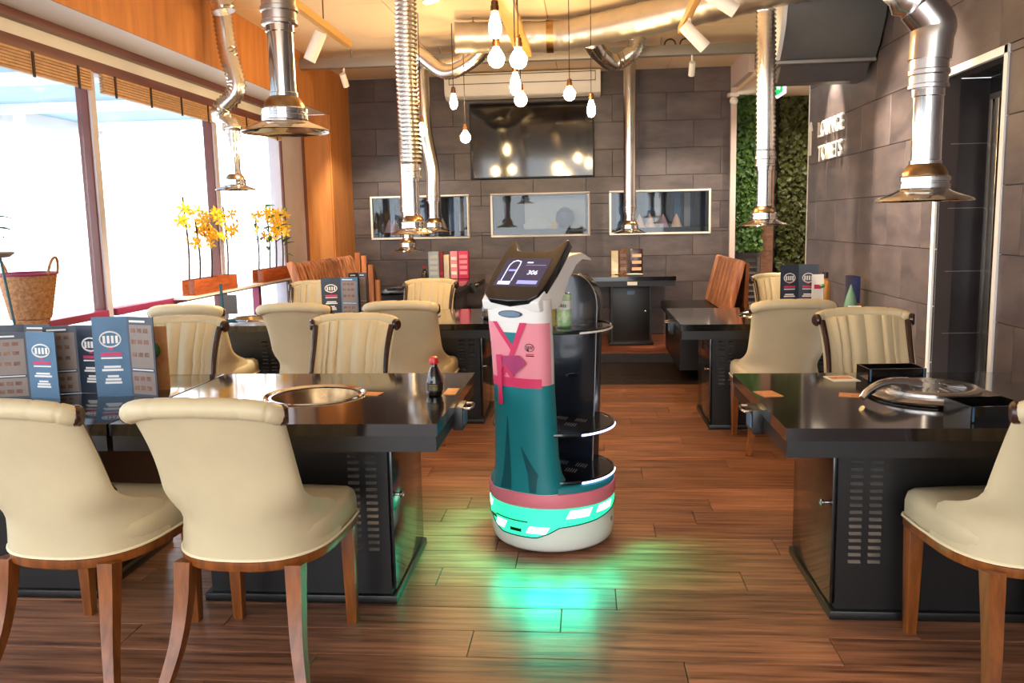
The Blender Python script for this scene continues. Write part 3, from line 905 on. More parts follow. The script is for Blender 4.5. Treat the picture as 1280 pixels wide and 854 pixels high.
# pendant bulbs
def bulb(label, loc, kind, hang):
    t = thing('pendant_bulb', label, 'pendant light', loc, group='pendant filament bulbs')
    if kind == 'globe':
        pr = [(0.001, -0.046), (0.020, -0.042), (0.036, -0.028), (0.044, -0.006), (0.042, 0.014), (0.030, 0.034), (0.018, 0.050), (0.014, 0.062)]
    else:
        pr = [(0.001, -0.070), (0.016, -0.066), (0.027, -0.05), (0.032, -0.028), (0.030, 0.0), (0.022, 0.030), (0.015, 0.052), (0.013, 0.062)]
    MB().lathe(pr, 20).build('glass_bulb', M_BULB, t, smooth=True)
    MB().lathe([(0.018, 0.058), (0.021, 0.062), (0.021, 0.085), (0.018, 0.088), (0.018, 0.105), (0.008, 0.115), (0.001, 0.116)], 16).build('socket', M_SOCKET, t, smooth=True)
    MB().tube([(0, 0, 0.11), (0, 0, hang - loc[2])], 0.0035, 6).build('cable', M_CABLE, t)
    return t
for lb, loc, kd, hz in [
    ('elongated filament bulb hanging highest in the bulb cluster', (-0.435, 4.35, 2.365), 'st', 2.68),
    ('round filament bulb just below the highest elongated bulb', (-0.462, 4.65, 2.256), 'globe', 2.68),
    ('round filament bulb of the cluster on a long bare cable', (-0.43, 4.62, 2.235), 'globe', 2.68),
    ('elongated filament bulb low in the middle of the cluster', (-0.40, 5.1, 2.20), 'st', 2.68),
    ('round filament bulb lowest in the cluster, above the television', (-0.443, 6.1, 2.242), 'globe', 2.68),
    ('elongated filament bulb under the sagging foil duct loop', (-1.106, 7.4, 2.433), 'st', CEIL),
    ('round filament bulb beside the left edge of the television', (-1.03, 7.52, 2.139), 'globe', CEIL),
    ('round filament bulb peeping out from behind the thick foil duct', (-1.313, 7.0, 2.154), 'globe', CEIL),
    ('round filament bulb under the right part of the air conditioner', (-0.115, 6.6, 2.339), 'globe', CEIL),
    ('elongated filament bulb by the right edge of the television', (0.046, 6.8, 2.261), 'st', CEIL)]:
    if lb.startswith('round filament bulb of the cluster'):
        loc = (-0.335, 4.5, 2.219)
    bulb(lb, loc, kd, hz if loc[0] > -0.53 and loc[0] < -0.4 else (2.68 if loc[1] < 5.2 else CEIL))

# wall air conditioner above the television
ac = thing('air_conditioner', 'long white air conditioner above the television', 'air conditioner', (-0.69, YB - 0.001, 2.77))
prof = [(0, 0), (-0.16, 0.0), (-0.235, 0.03), (-0.26, 0.09), (-0.26, 0.26), (-0.24, 0.275), (0, 0.275)]
MB().prism(prof, -0.86, 0.86, lambda p, q, r: (r, p, q)).build('casing', M_WHITE, ac, bevel=0.012)
MB().b2(-0.80, 0.80, -0.266, -0.2605, 0.15, 0.157).b2(-0.80, 0.80, -0.266, -0.2605, 0.245, 0.252).b2(-0.806, -0.80, -0.266, -0.2605, 0.15, 0.252).b2(0.80, 0.806, -0.266, -0.2605, 0.15, 0.252).build('panel_line', M_CABLE, ac)
MB().b2(-0.78, 0.78, -0.22, -0.12, -0.008, 0.002).build('outlet_flap', M_GREYM, ac)
# television
tv = thing('television', 'large black wall television reflecting the bulbs', 'television', (-0.605, YB - 0.001, 1.90))
MB().b2(-0.70, 0.70, -0.07, 0.0, 0.0, 0.84).build('bezel', M_BLACK, tv, bevel=0.006)
MB().b2(-0.685, 0.685, -0.0745, -0.0705, 0.018, 0.826).build('screen', M_TV, tv)

# glazed niches in the back wall; shapes in the middle one imitate a reflected street
NL = ['framed glass niche with dark drapes left of the steel hood pipe', 'framed glass niche below the television with a bright street reflection modelled inside', 'framed glass niche with pale folded napkins behind the right hood pipe']
for i, (a, b, c, d) in enumerate(NICHES):
    w = thing('display_niche', NL[i], 'display niche', ((a + b) / 2, YB, c), group='framed niches in the tiled wall')
    hw, h = (b - a) / 2, d - c
    fw_ = 0.022
    f = MB()
    for (p, q, r, s) in sub_rects((-hw - fw_, hw + fw_, -fw_, h + fw_), [(-hw, hw, 0, h)]):
        f.b2(p, q, -0.018, -0.0005, r, s)
    f.build('frame', M_WHITE, w, bevel=0.002)
    n = MB().b2(-hw, hw, 0.30, 0.32, 0, h).b2(-hw, hw, 0.013, 0.30, -0.02, 0).b2(-hw, hw, 0.013, 0.30, h, h + 0.02).b2(-hw - 0.02, -hw, 0.013, 0.32, 0, h).b2(hw, hw + 0.02, 0.013, 0.32, 0, h)
    n.build('niche_box', M_NAVY if i != 1 else M_LOUVER, w)
    MB().b2(-hw, hw, 0.03, 0.29, 0.0, 0.055).build('base_bar', M_BLACK, w)
    MB().b2(-hw, hw, 0.006, 0.010, 0, h).build('pane', M_NICHEPANE, w)
    if i != 1:
        for k in range(9):
            x = -hw + 0.10 + k * (2 * hw - 0.2) / 8
            MB().b2(x - 0.035, x + 0.035, 0.25, 0.27, 0.056, h - 0.01).build('drape', [M_BLACK, M_GREYM, M_BLUE][(k * 2 + i) % 3], w)
        xs = [(-0.40, M_PINKP), (-0.33, M_PINKP), (0.24, M_PEACH)] if i == 0 else [(-0.22, M_PEACH), (-0.10, M_PEACH), (0.05, M_PINKP), (0.20, M_PEACH)]
        for x, mm in xs:
            MB().lathe([(0.07, 0.056), (0.06, 0.07), (0.03, 0.16), (0.003, 0.21)], 10, (x, 0.15, 0)).build('folded_napkin', mm, w, smooth=True)
    else:
        MB().b2(-hw + 0.35, hw - 0.03, 0.27, 0.29, 0.07, h - 0.01).build('street_reflection', M_PAPERW, w)  # pale sheet standing in for the bright street reflected in the glass
        MB().lathe([(0.001, 0.06), (0.07, 0.08), (0.11, 0.16), (0.10, 0.25), (0.05, 0.30), (0.001, 0.31)], 14, (0.28, 0.16, 0)).build('dark_ball', M_BLACK, w, smooth=True)
        MB().prism([(-0.20, 0.06), (0.16, 0.06), (0.17, 0.12), (0.08, 0.14), (0.03, 0.20), (-0.12, 0.20), (-0.17, 0.14), (-0.21, 0.12)], 0.20, 0.24, lambda p, q, r: (p, r, q)).build('car_reflection', M_WHITE, w, bevel=0.008)  # car outline, part of the same imitated reflection
        MB().b2(0.13, 0.19, 0.10, 0.12, 0.06, 0.14).build('yellow_reflection', M_PETAL, w)

# ------------------------------------------------------------------ serving robot
RB = thing('serving_robot', 'cat-eared serving robot wearing a pink and teal printed robe, glowing green at its base', 'robot', (-0.163, 3.745, 0), -math.radians(30))
BR = 0.277
MB().lathe([(0.20, 0.012), (0.255, 0.014), (0.268, 0.03), (0.274, 0.06), (0.277, 0.10), (0.277, 0.208), (0.262, 0.214)], 56).build('base', M_RWHITE, RB, smooth=True, ang=50)
MB().lathe([(0.17, 0.0), (0.19, 0.0), (0.19, 0.0125), (0.17, 0.0125)], 32).build('wheel_ring', M_RBLACK, RB)
MB().lathe([(0.262, 0.212), (0.281, 0.214), (0.283, 0.222), (0.283, 0.264), (0.279, 0.271), (0.262, 0.273)], 56).build('rose_band', M_BAND, RB, smooth=True, ang=40)
def cylp(ang, r, z):          # ang measured from the robot's front (-y), positive towards +x
    return (r * math.sin(ang), -r * math.cos(ang), z)
def low_edge(a):
    d = abs(math.degrees(a))
    pts = [(0, 0.082), (18, 0.082), (30, 0.105), (38, 0.128), (75, 0.142), (100, 0.160), (118, 0.188)]
    for (a0, z0), (a1, z1) in zip(pts, pts[1:]):
        if d <= a1:
            return z0 + (z1 - z0) * (d - a0) / (a1 - a0)
    return pts[-1][1]
AM = math.radians(116)
led = MB().grid(lambda i, j: cylp(-AM + 2 * AM * i, 0.2785, low_edge(-AM + 2 * AM * i) + (0.2085 - low_edge(-AM + 2 * AM * i)) * j), 72, 6).build('light_panel', M_LED, RB, smooth=True)
MB().tube([cylp(-AM + 2 * AM * i / 72, 0.2795, low_edge(-AM + 2 * AM * i / 72)) for i in range(73)], 0.0028, 6).build('panel_seam', M_TEALD, led)
for a0, a1, z0, z1 in ((-62, -40, 0.165, 0.198), (44, 66, 0.165, 0.200), (-30, -16, 0.10, 0.135), (8, 26, 0.10, 0.13), (74, 96, 0.172, 0.202)):
    MB().grid(lambda i, j: cylp(math.radians(a0 + (a1 - a0) * i + 4 * j), 0.2797, z0 + (z1 - z0) * j), 8, 2).build('light_patch', M_LEDW, led, smooth=True)
for ac_, zc in ((-2, 0.108), (-34, 0.135)):
    MB().grid(lambda i, j: cylp(math.radians(ac_ - 6 + 12 * i), 0.2806, zc - 0.007 + 0.014 * j), 6, 1).build('sensor_slot', M_RBLACK, led, smooth=True)
MB().tube([cylp(math.radians(-28 + 38 * i / 10), 0.2805, 0.148) for i in range(11)], 0.003, 6).build('panel_crease', M_TEALD, led)
MB().lathe([(0.010, 0), (0.011, 0.004), (0.006, 0.006), (0.001, 0.006)], 12, cylp(math.radians(100), 0.2765, 0.11), axis=cylp(math.radians(100), 1, 0)).build('button', M_GREYM, RB, smooth=True)
# green underglow lamps in the base panel
for k, a in enumerate((-96, -72, -48, -24, 0, 24, 48, 72, 96)):
    ld = bpy.data.lights.new('glow_lamp', 'SPOT')
    ld.energy = 4.0
    ld.color = (0.0, 1.0, 0.55)
    ld.spot_size = math.radians(92)
    ld.spot_blend = 0.9
    ld.shadow_soft_size = 0.08
    lo = bpy.data.objects.new('glow_lamp', ld)
    COL.objects.link(lo)
    lo.parent = RB
    lo.location = cylp(math.radians(a), 0.335, 0.19)
    lo.rotation_euler = Vector(cylp(math.radians(a), 1.0, -1.0)).to_track_quat('-Z', 'Y').to_euler()
# lower cup and front column
MB().lathe([(0.255, 0.272), (0.276, 0.273), (0.272, 0.292), (0.262, 0.300), (0.25, 0.300)], 56).build('cup_rim', M_TEAL, RB, smooth=True, ang=50)
def col_at(z):
    K = [(0.272, 0.178, 0.115, -0.160), (0.30, 0.166, 0.098, -0.178), (0.34, 0.154, 0.084, -0.190), (0.42, 0.146, 0.076, -0.199), (0.70, 0.138, 0.070, -0.208), (0.90, 0.143, 0.068, -0.218), (1.02, 0.148, 0.066, -0.232), (1.09, 0.150, 0.062, -0.240)]
    for p, q in zip(K, K[1:]):
        if z <= q[0]:
            t = (z - p[0]) / (q[0] - p[0])
            return [p[i] + (q[i] - p[i]) * t for i in (1, 2, 3)]
    return list(K[-1][1:])
def colp(a, z, off=0.0):
    A, B, c = col_at(z)
    s, k = math.sin(a), math.cos(a)
    e = 0.62
    return ((A + off) * math.copysign(abs(s) ** e, s), c - (B + off) * math.copysign(abs(k) ** 0.8, k), z)
zl = [0.272 + (1.09 - 0.272) * i / 34 for i in range(35)]
MB().rings([[colp(2 * PI * k / 48, z) for k in range(48)] for z in zl]).build('front_column', M_RWHITE, RB, smooth=True, ang=60)
def front(s, z, off):         # s in -1..1 across the column front
    A, B, c = col_at(z)
    x = s * (A + off)
    q = max(0.0, 1 - min(1, abs(s)) ** (1 / 0.62 * 2))
    return (x, c - (B + off) * (q ** 0.5) ** 0.8, z)
def patch(name, m, pts_l, pts_r, off, nu=16, nv=14, parent=None):
    """strip between two polylines of (s, z) on the column front"""
    def pl_(P, t):
        n = len(P) - 1
        i = min(int(t * n), n - 1)
        f = t * n - i
        return P[i][0] + (P[i + 1][0] - P[i][0]) * f, P[i][1] + (P[i + 1][1] - P[i][1]) * f
    def fn(i, j):
        a, b = pl_(pts_l, j), pl_(pts_r, j)
        return front(a[0] + (b[0] - a[0]) * i, a[1] + (b[1] - a[1]) * i, off)
    return MB().grid(fn, nu, nv).build(name, m, parent or RB, smooth=True, ang=70)
def wrap(name, m, a0, a1, z0, z1, off, nv=16):
    return MB().grid(lambda i, j: colp(a0 + (a1 - a0) * i, z0 + (z1 - z0) * j, off), 36, nv).build(name, m, RB, smooth=True, ang=70)
wrap('teal_skirt', M_TEAL, -2.0, 1.95, 0.274, 0.736, 0.0012, 22)
wrap('pink_robe', M_PINK, -1.75, 1.55, 0.735, 0.996, 0.0014)
patch('white_neckline', M_RWHITE, [(-0.05, 0.895), (-0.30, 0.945), (-0.56, 0.996)], [(-0.05, 0.895), (0.16, 0.945), (0.36, 0.996)], 0.0026)
patch('teal_undershirt', M_TEAL, [(-0.05, 0.888), (-0.16, 0.925), (-0.26, 0.955)], [(-0.05, 0.888), (0.07, 0.925), (0.19, 0.955)], 0.0036)
patch('collar', M_SASH, [(0.02, 0.865), (-0.30, 0.93), (-0.62, 0.998)], [(0.02, 0.90), (-0.18, 0.94), (-0.46, 0.998)], 0.0048)
patch('collar', M_SASH, [(-0.46, 0.785), (-0.12, 0.86), (0.30, 0.998)], [(-0.40, 0.748), (0.0, 0.845), (0.50, 0.998)], 0.006)
patch('sash', M_SASH, [(-0.84, 0.725), (-0.86, 0.745), (-0.86, 0.765)], [(0.86, 0.725), (0.86, 0.745), (0.86, 0.765)], 0.0042, 24, 3)
bow = patch('bow', M_PLUM, [(-0.40, 0.845), (-0.14, 0.80), (0.02, 0.775)], [(-0.40, 0.853), (0.24, 0.862), (0.46, 0.83)], 0.012)
patch('bow_fold', M_SASH, [(-0.40, 0.84), (-0.22, 0.79), (-0.06, 0.758)], [(-0.36, 0.85), (-0.10, 0.80), (0.08, 0.776)], 0.009, parent=bow)
patch('sash_tail', M_SASH, [(-0.52, 0.648), (-0.50, 0.74), (-0.52, 0.858)], [(-0.34, 0.648), (-0.36, 0.74), (-0.32, 0.862)], 0.0145, 6)
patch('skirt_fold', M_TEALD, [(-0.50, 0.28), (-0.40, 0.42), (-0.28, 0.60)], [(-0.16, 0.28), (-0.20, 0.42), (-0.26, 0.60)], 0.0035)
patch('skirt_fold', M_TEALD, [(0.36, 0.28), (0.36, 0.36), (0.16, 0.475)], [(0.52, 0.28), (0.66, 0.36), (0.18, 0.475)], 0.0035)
lg = MB().tube([front(0.55 + 0.13 * math.cos(a), 0.895 + 0.016 * math.sin(a), 0.005) for a in [2 * PI * k / 20 for k in range(20)]], 0.0013, 5, closed=True).build('printed_logo', M_TRIM, RB)
for k in range(4):
    MB().tube([front(0.47 + 0.05 * k, 0.890, 0.005), front(0.485 + 0.05 * k, 0.902, 0.005)], 0.0016, 5).build('logo_stroke', M_TRIM, lg)
MB().ball(front(0.50, 0.885, 0.004), 0.005, 8).build('logo_dot', M_TRIM, lg)
for z, mm in ((0.868, M_SASH), (0.861, M_TRIM)):
    MB().tube([front(0.44, z, 0.005), front(0.56, z, 0.005), front(0.68, z, 0.005)], 0.0018, 5).build('logo_line', mm, lg)
# trays
for i, (z, r) in enumerate(((0.318, 0.270), (0.525, 0.272), (0.955, 0.262))):
    tr = MB().lathe([(0.001, 0.0), (r - 0.02, 0.0), (r - 0.004, 0.004), (r, 0.010), (r - 0.002, 0.017), (r - 0.008, 0.018), (r - 0.012, 0.013), (0.001, 0.013)], 56, (0, 0.02, z - 0.018)).build('tray', M_RBLACK, RB, smooth=True, ang=40)
    MB().tube([(lambda p: (p[0], p[1] + 0.02, p[2]))(cylp(math.radians(58 + 62 * k / 14), r - 0.001, z - 0.012)) for k in range(15)], 0.0048, 8).build('edge_light', M_LEDB if i < 2 else M_RWHITE, tr, smooth=True)
    sl = MB()
    for gx in (-0.10, 0.0, 0.10):
        for gy in (-0.02, 0.07):
            for k in range(5):
                sl.box((gx + 0.012 * k - 0.024, 0.02 + gy, z - 0.0045), (0.003, 0.05, 0.001), rz=0.3)
    sl.build('grip_slots', M_GREYM, tr)['kind'] = 'stuff'
# rear column with domed top
def arch(w0, w1, z0, zt, n=18):
    P = [(-w0, z0), (w0, z0)]
    zc = zt - w1 * 1.15
    for k in range(n + 1):
        a = PI * k / n
        P.append((w1 * math.cos(a), zc + w1 * 1.15 * math.sin(a)))
    return P
MB().prism(arch(0.105, 0.122, 0.285, 1.165), 0.185, 0.255, lambda p, q, r: (p, r + (q - 0.7) * 0.03, q)).build('rear_column', M_RNAVY, RB, bevel=0.012, seg=3)
A_ = arch(0.105, 0.122, 0.285, 1.165)[1:]
MB().tube([(p * 1.01, 0.192 + (q - 0.7) * 0.03, q) for p, q in A_], 0.002, 6).build('column_edging', M_GREYM, RB, smooth=True)
MB().ball((0.0, 0.181, 0.70), 0.028, 12, 0.35).build('column_latch', M_RBLACK, RB, smooth=True)
# head: crescent shell + tilted face with ears
hp = [(-0.300, 1.06), (-0.305, 1.085), (-0.20, 1.185), (-0.12, 1.238), (-0.04, 1.262), (0.06, 1.268), (0.150, 1.240), (0.155, 1.228), (0.06, 1.238), (0.0, 1.218), (-0.06, 1.165), (-0.105, 1.10), (-0.130, 1.06), (-0.16, 1.045), (-0.292, 1.045)]
MB().prism(hp, -0.141, 0.141, lambda p, q, r: (r * (1.0 - 0.10 * max(0, p + 0.02) / 0.17), p, q)).build('head_shell', M_RWHITE, RB, bevel=0.022, seg=4)
up_ = Vector((0, 0.205, 0.185)).normalized()
nr = Vector((0, -up_.z, up_.y))
fo = Vector((0, -0.298, 1.083))
def face(u, w, d):
    p = fo + up_ * w + nr * d
    return (u * 0.94, p.y, p.z)
outl = [(-0.150, 0.06), (-0.140, 0.02), (-0.105, -0.008), (0, -0.016), (0.105, -0.008), (0.140, 0.02), (0.150, 0.06), (0.158, 0.16), (0.157, 0.245), (0.152, 0.335), (0.140, 0.342), (0.094, 0.280), (0.06, 0.268), (-0.06, 0.268), (-0.094, 0.280), (-0.140, 0.342), (-0.152, 0.335), (-0.157, 0.245), (-0.158, 0.16)]
fc = MB().prism(outl, -0.02, 0.022, face).build('face', M_RBLACK, RB, bevel=0.008, seg=3)
MB().prism([(-0.118, 0.065), (0.118, 0.065), (0.118, 0.225), (-0.118, 0.225)], 0.0222, 0.0232, face).build('screen', M_SCREEN, fc)
def uibox(u0, u1, w0, w1, m, name='screen_block'):
    MB().prism([(u0, w0), (u1, w0), (u1, w1), (u0, w1)], 0.0233, 0.0238, face).build(name, m, fc)
uibox(0.0, 0.105, 0.078, 0.098, M_UIL)
uibox(-0.100, -0.035, 0.074, 0.092, M_UI)
uibox(-0.078, -0.038, 0.150, 0.160, M_UIL)
uibox(0.0, 0.03, 0.198, 0.204, M_UI)
uibox(0.0, 0.105, 0.185, 0.1865, M_UIL)
MB().tube([face(u, w, 0.0238) for u, w in [(-0.088, 0.095), (-0.088, 0.185), (-0.078, 0.205), (-0.058, 0.212), (-0.036, 0.205), (-0.034, 0.19), (-0.034, 0.095)]], 0.0022, 5).build('robot_icon', M_UI, fc)
mt = Matrix(((1, 0, 0, 0.052), (0, up_.y, nr.y, face(0, 0.142, 0.0240)[1]), (0, up_.z, nr.z, face(0, 0.142, 0.0240)[2]), (0, 0, 0, 1)))
text('screen_number', '306', 0.034, 0.0003, M_UI, fc, mt)
lens = [(0.052 * math.cos(a), 1.032 + 0.0115 * math.sin(a)) for a in [2 * PI * k / 24 for k in range(24)]]
MB().prism([(x * 1.15, (z - 1.032) * 1.35 + 1.032) for x, z in lens], -0.302, -0.297, lambda p, q, r: (p, r, q)).build('camera_bezel', M_RBLACK, RB)
MB().prism(lens, -0.3045, -0.3021, lambda p, q, r: (p, r, q)).build('camera_window', M_LENS, RB)
# cans on the robot's top tray
cr = -math.radians(30)
def rob(x, y, z):
    c, s = math.cos(cr), math.sin(cr)
    return (-0.163 + c * x - s * y, 3.745 + s * x + c * y, z)
def can(label, loc, m, r=0.027, h=0.13, txt=None):
    t = thing('drink_can', label, 'drink can', loc, cr)
    MB().lathe([(r * 0.8, 0), (r, 0.007), (r, h - 0.008), (r * 0.86, h)], 22).build('can_body', m, t, smooth=True)
    MB().lathe([(r * 0.86, h), (r * 0.86, h + 0.003), (r * 0.78, h + 0.003), (r * 0.76, h), (0.001, h)], 22).build('can_lid', M_CHROME, t, smooth=True)
    if txt:
        MB().lathe([(r + 0.0006, h * 0.55), (r + 0.0006, h * 0.80)], 22, cap0=False, cap1=False).build('label_band', M_PAPERW, t, smooth=True)
        text('can_text', txt, 0.026, 0.0006, M_LEAF, t, Matrix.Translation((0.003, -r - 0.0012, h * 0.67)) @ Matrix.Rotation(PI / 2, 4, 'X'))
    return t
can('green and white drink can on the robot tray', rob(0.085, -0.02, 0.951), M_CAN, 0.032, 0.145, 'Milkis')
can('yellow drink can on the robot tray', rob(0.022, -0.035, 0.951), M_CANY, 0.026, 0.12)

# ------------------------------------------------------------------ menus
def menu_panel(parent, a, ang, kind, w=0.14, h=0.30, m=None):
    """a panel hinged at a (x, y), spreading along direction ang; printed on its -y side"""
    d = Vector((math.cos(ang), math.sin(ang), 0))
    n = Vector((d.y, -d.x, 0))
    def P(u, z, k):
        q = Vector((a[0], a[1], 0)) + d * u + n * k
        return (q.x, q.y, z)
    def quad(u0, u1, z0, z1, k0, k1, name, mm, par):
        MB().prism([(u0, z0), (u1, z0), (u1, z1), (u0, z1)], k0, k1, lambda p, q, r: P(p, q, r)).build(name, mm, par)
        return None
    o = MB().prism([(0, 0), (w, 0), (w, h), (0, h)], -0.004, 0.0, lambda p, q, r: P(p, q, r)).build('cover' if kind == 'cover' else 'page', m or (M_NAVY if kind == 'cover' else M_NAVY), parent)
    k0, k1 = 0.0003, 0.0012
    if kind == 'cover':
        cz, cu = h * 0.72, w * 0.5
        el = [(cu + w * 0.30 * math.cos(t), cz + h * 0.095 * math.sin(t)) for t in [2 * PI * i / 20 for i in range(20)]]
        MB().tube([P(u, z, 0.001) for u, z in el], 0.0035, 5, closed=True).build('logo_ring', M_PAPERW, o)
        for i in range(4):
            u = cu - w * 0.18 + i * w * 0.12
            quad(u - 0.005, u + 0.005, cz - h * 0.05, cz + h * 0.045, k0, k1, 'logo_stroke', M_PAPERW, o)
        quad(cu - 0.008, cu + 0.008, cz - h * 0.13, cz - h * 0.09, k0, k1, 'logo_drop', M_MAG, o)
        quad(cu - w * 0.30, cu + w * 0.30, h * 0.515, h * 0.555, k0, k1, 'title_line', M_MAG, o)
        quad(cu - w * 0.30, cu + w * 0.30, h * 0.475, h * 0.495, k0, k1, 'text_line', M_PAPERW, o)
        for z, f in ((0.36, 0.24), (0.32, 0.30), (0.24, 0.16), (0.20, 0.22), (0.16, 0.24)):
            quad(cu - w * f, cu + w * f, h * z, h * (z + 0.028), k0, k1, 'text_line', M_PAPERW, o)
    else:
        quad(0.012, w - 0.008, h * 0.36, h * 0.90, k0, k1, 'page_block', M_PAGE, o)
        quad(0.012, w - 0.008, h * 0.03, h * 0.31, k0, k1, 'page_block', M_PAGE, o)
        quad(0.014, w * 0.7, h * 0.93, h * 0.955, k0, k1, 'text_line', M_PAPERW, o)
        quad(0.014, w * 0.9, h * 0.33, h * 0.345, k0, k1, 'text_line', M_PAPERW, o)
        for r_, zz in enumerate((0.80, 0.66, 0.50, 0.20, 0.08)):
            for c_ in range(3):
                u = 0.02 + c_ * (w - 0.04) / 3
                quad(u, u + (w - 0.04) / 3 - 0.010, h * zz, h * (zz + 0.055), 0.0014, 0.0022, 'dish_photo', M_PHOTO, o)
    return o
def menu(label, loc, rz, first, second, h=0.30, w=0.14, m1=None, m2=None, spread=0.45, group='standing menus'):
    t = thing('standing_menu', label, 'menu', loc, rz, group)
    menu_panel(t, (0, 0), -spread * 0.5 + 0.0, second, w, h, m2)
    # the other panel spreads to -x: hinge at its far end
    d = PI - (PI - spread * 0.5)
    menu_panel(t, (-w * math.cos(d), -w * math.sin(d)), d, first, w, h, m1)
    return t
TT = 0.7345
menu('standing menu with grey dish page and bright blue cover near the window', (-2.265, 3.27, TT), 0.05, 'page', 'cover', m2=M_BLUE, h=0.27)
menu('standing menu with a dark navy cover in the middle of the row', (-2.105, 3.36, TT), 0.10, 'page', 'cover', w=0.125, h=0.285)
menu('standing menu with steel blue cover at the grill end of the row', (-1.85, 3.30, TT), -0.1, 'cover', 'page', m1=M_BLUE, h=0.325, w=0.14)
menu('standing navy menu tucked behind the row by the window', (-2.40, 3.46, TT), 0.1, 'cover', 'page', w=0.13, h=0.28)
om = thing('menu_card', 'orange printed card slipped between the standing menus', 'card', (-1.80, 3.42, TT), 0.1)
MB().b2(-0.05, 0.05, -0.003, 0.003, 0, 0.27).build('card', M_CARD, om)
MB().ball((0.0, -0.004, 0.17), 0.022, 10, 1.4).build('leaf_print', M_LEAF, om, smooth=True)
menu('folded menu with navy and pale blue covers on the middle left table', (-1.835, 6.30, TT), -0.05, 'cover', 'page', m2=M_BLUE, h=0.29, w=0.145)
menu('brown page menu standing open next to the folded blue menu', (-1.715, 6.36, TT), 0.1, 'page', 'page', h=0.32, w=0.075, spread=0.9)
menu('navy menu with twin covers spread open on the right middle table', (1.49, 6.22, TT), 0.0, 'cover', 'cover', h=0.335, w=0.13, spread=0.25)
wc = thing('promo_card', 'white card with a green leaf print in front of the navy menus', 'card', (1.595, 6.12, TT), 0.05)
MB().b2(-0.04, 0.04, -0.003, 0.003, 0, 0.27).build('card', M_PAPERW, wc)
MB().b2(-0.025, 0.025, -0.0045, -0.0031, 0.17, 0.20).build('print_block', M_MAG, wc)
MB().ball((0.03, -0.004, 0.19), 0.02, 10, 0.7).build('leaf_print', M_LEAF, wc, smooth=True)
# book-like menu stack on rear tables
def block(label, loc, w, h, m, d=0.1, stripes=0, sm=None, group=None, cat='menu'):
    t = thing('boxed_menu', label, cat, loc, 0, group)
    MB().b2(-w / 2, w / 2, -d / 2, d / 2, 0, h).build('cover', m, t, bevel=0.003)
    for k in range(stripes):
        z = h * (0.15 + 0.8 * k / max(1, stripes))
        MB().b2(-w * 0.38, w * 0.38, -d / 2 - 0.002, -d / 2 - 0.0002, z, z + h * 0.12).build('print_block', sm, t)
    return t
Z2 = 0.8345
g1 = 'menus on the booth table'
block('pale blue menu at the left of the booth table row', (-1.60, 9.0, Z2), 0.11, 0.285, M_PALEB, stripes=4, sm=M_PAPERW, group=g1)
block('thin dark red menu in the booth table row', (-1.52, 9.0, Z2), 0.04, 0.285, M_REDD, stripes=1, sm=M_RED, group=g1)
block('cream menu in the booth table row', (-1.465, 9.0, Z2), 0.055, 0.25, M_PIPING, stripes=2, sm=M_PAPERW, group=g1)
block('pink menu in the booth table row', (-1.385, 9.0, Z2), 0.075, 0.285, M_PINK, stripes=3, sm=M_PAPERW, group=g1)
block('crimson menu at the right of the booth table row', (-1.285, 9.0, Z2), 0.105, 0.285, M_MAG, stripes=4, sm=M_PINK, group=g1)
g2 = 'menus on the platform table'
block('cream spined menu on the platform table', (0.30, 9.3, Z2), 0.07, 0.25, M_PIPING, stripes=2, sm=M_PAPERW, group=g2)
block('brown page menu in the middle of the platform table', (0.39, 9.32, Z2), 0.085, 0.27, M_PHOTO, stripes=3, sm=M_PAGE, group=g2)
block('brown page menu at the right of the platform table', (0.53, 9.30, Z2), 0.13, 0.265, M_TRIM, stripes=3, sm=M_PEACH, group=g2)
dsh = tag(MB().lathe([(0.03, 0), (0.07, 0.004), (0.09, 0.014), (0.085, 0.014), (0.06, 0.007), (0.001, 0.006)], 20, (0.50, 9.06, Z2)).build('saucer', M_PAPERW, None, smooth=True), 'small pale saucer in front of the platform table menus', 'saucer')

# ------------------------------------------------------------------ bottles, lid, trays, cards
def soy(label, loc, sc=1.0):
    t = thing('sauce_bottle', label, 'bottle', loc, group='red-capped soy sauce bottles')
    t.scale = (sc,) * 3
    MB().lathe([(0.022, 0), (0.030, 0.004), (0.033, 0.02), (0.033, 0.055), (0.027, 0.085), (0.016, 0.112), (0.013, 0.120), (0.013, 0.128)], 22).build('bottle_body', M_SOY, t, smooth=True)
    MB().lathe([(0.012, 0.127), (0.019, 0.129), (0.020, 0.136), (0.017, 0.150), (0.011, 0.155), (0.001, 0.156)], 18).build('cap', M_RED, t, smooth=True)
    MB().lathe([(0.0336, 0.022), (0.0336, 0.054)], 22, cap0=False, cap1=False).build('label_band', M_SOYL, t, smooth=True)
    for z in (0.045, 0.037, 0.030):
        MB().tube([(0.0345 * math.sin(a), -0.0345 * math.cos(a), z) for a in [-0.5 + k * 0.2 for k in range(6)]], 0.0012, 5).build('label_line', M_GOLD, t)
    return t
soy('red-capped soy sauce bottle on the open grill table corner', (-0.598, 3.28, TT))
soy('red-capped soy sauce bottle just behind the robot head', (-0.70, 5.95, TT), 1.1)
soy('small red-topped sauce bottle beside the pale blue menu', (-1.70, 8.95, Z2), 0.9)
ob = thing('orange_bottle', 'square orange sauce bottle beside the navy menus', 'bottle', (1.665, 6.2, TT))
MB().lathe([(0.034, 0), (0.038, 0.006), (0.038, 0.19), (0.030, 0.215), (0.018, 0.225), (0.018, 0.24)], 16).build('bottle_body', M_ORANGE, ob, smooth=True)
MB().lathe([(0.020, 0.238), (0.022, 0.24), (0.022, 0.275), (0.018, 0.28)], 16).build('cap', M_TRIM, ob, smooth=True)
gn = thing('green_shaker', 'green cone napkin beside the orange sauce bottle', 'napkin', (1.80, 6.05, TT))
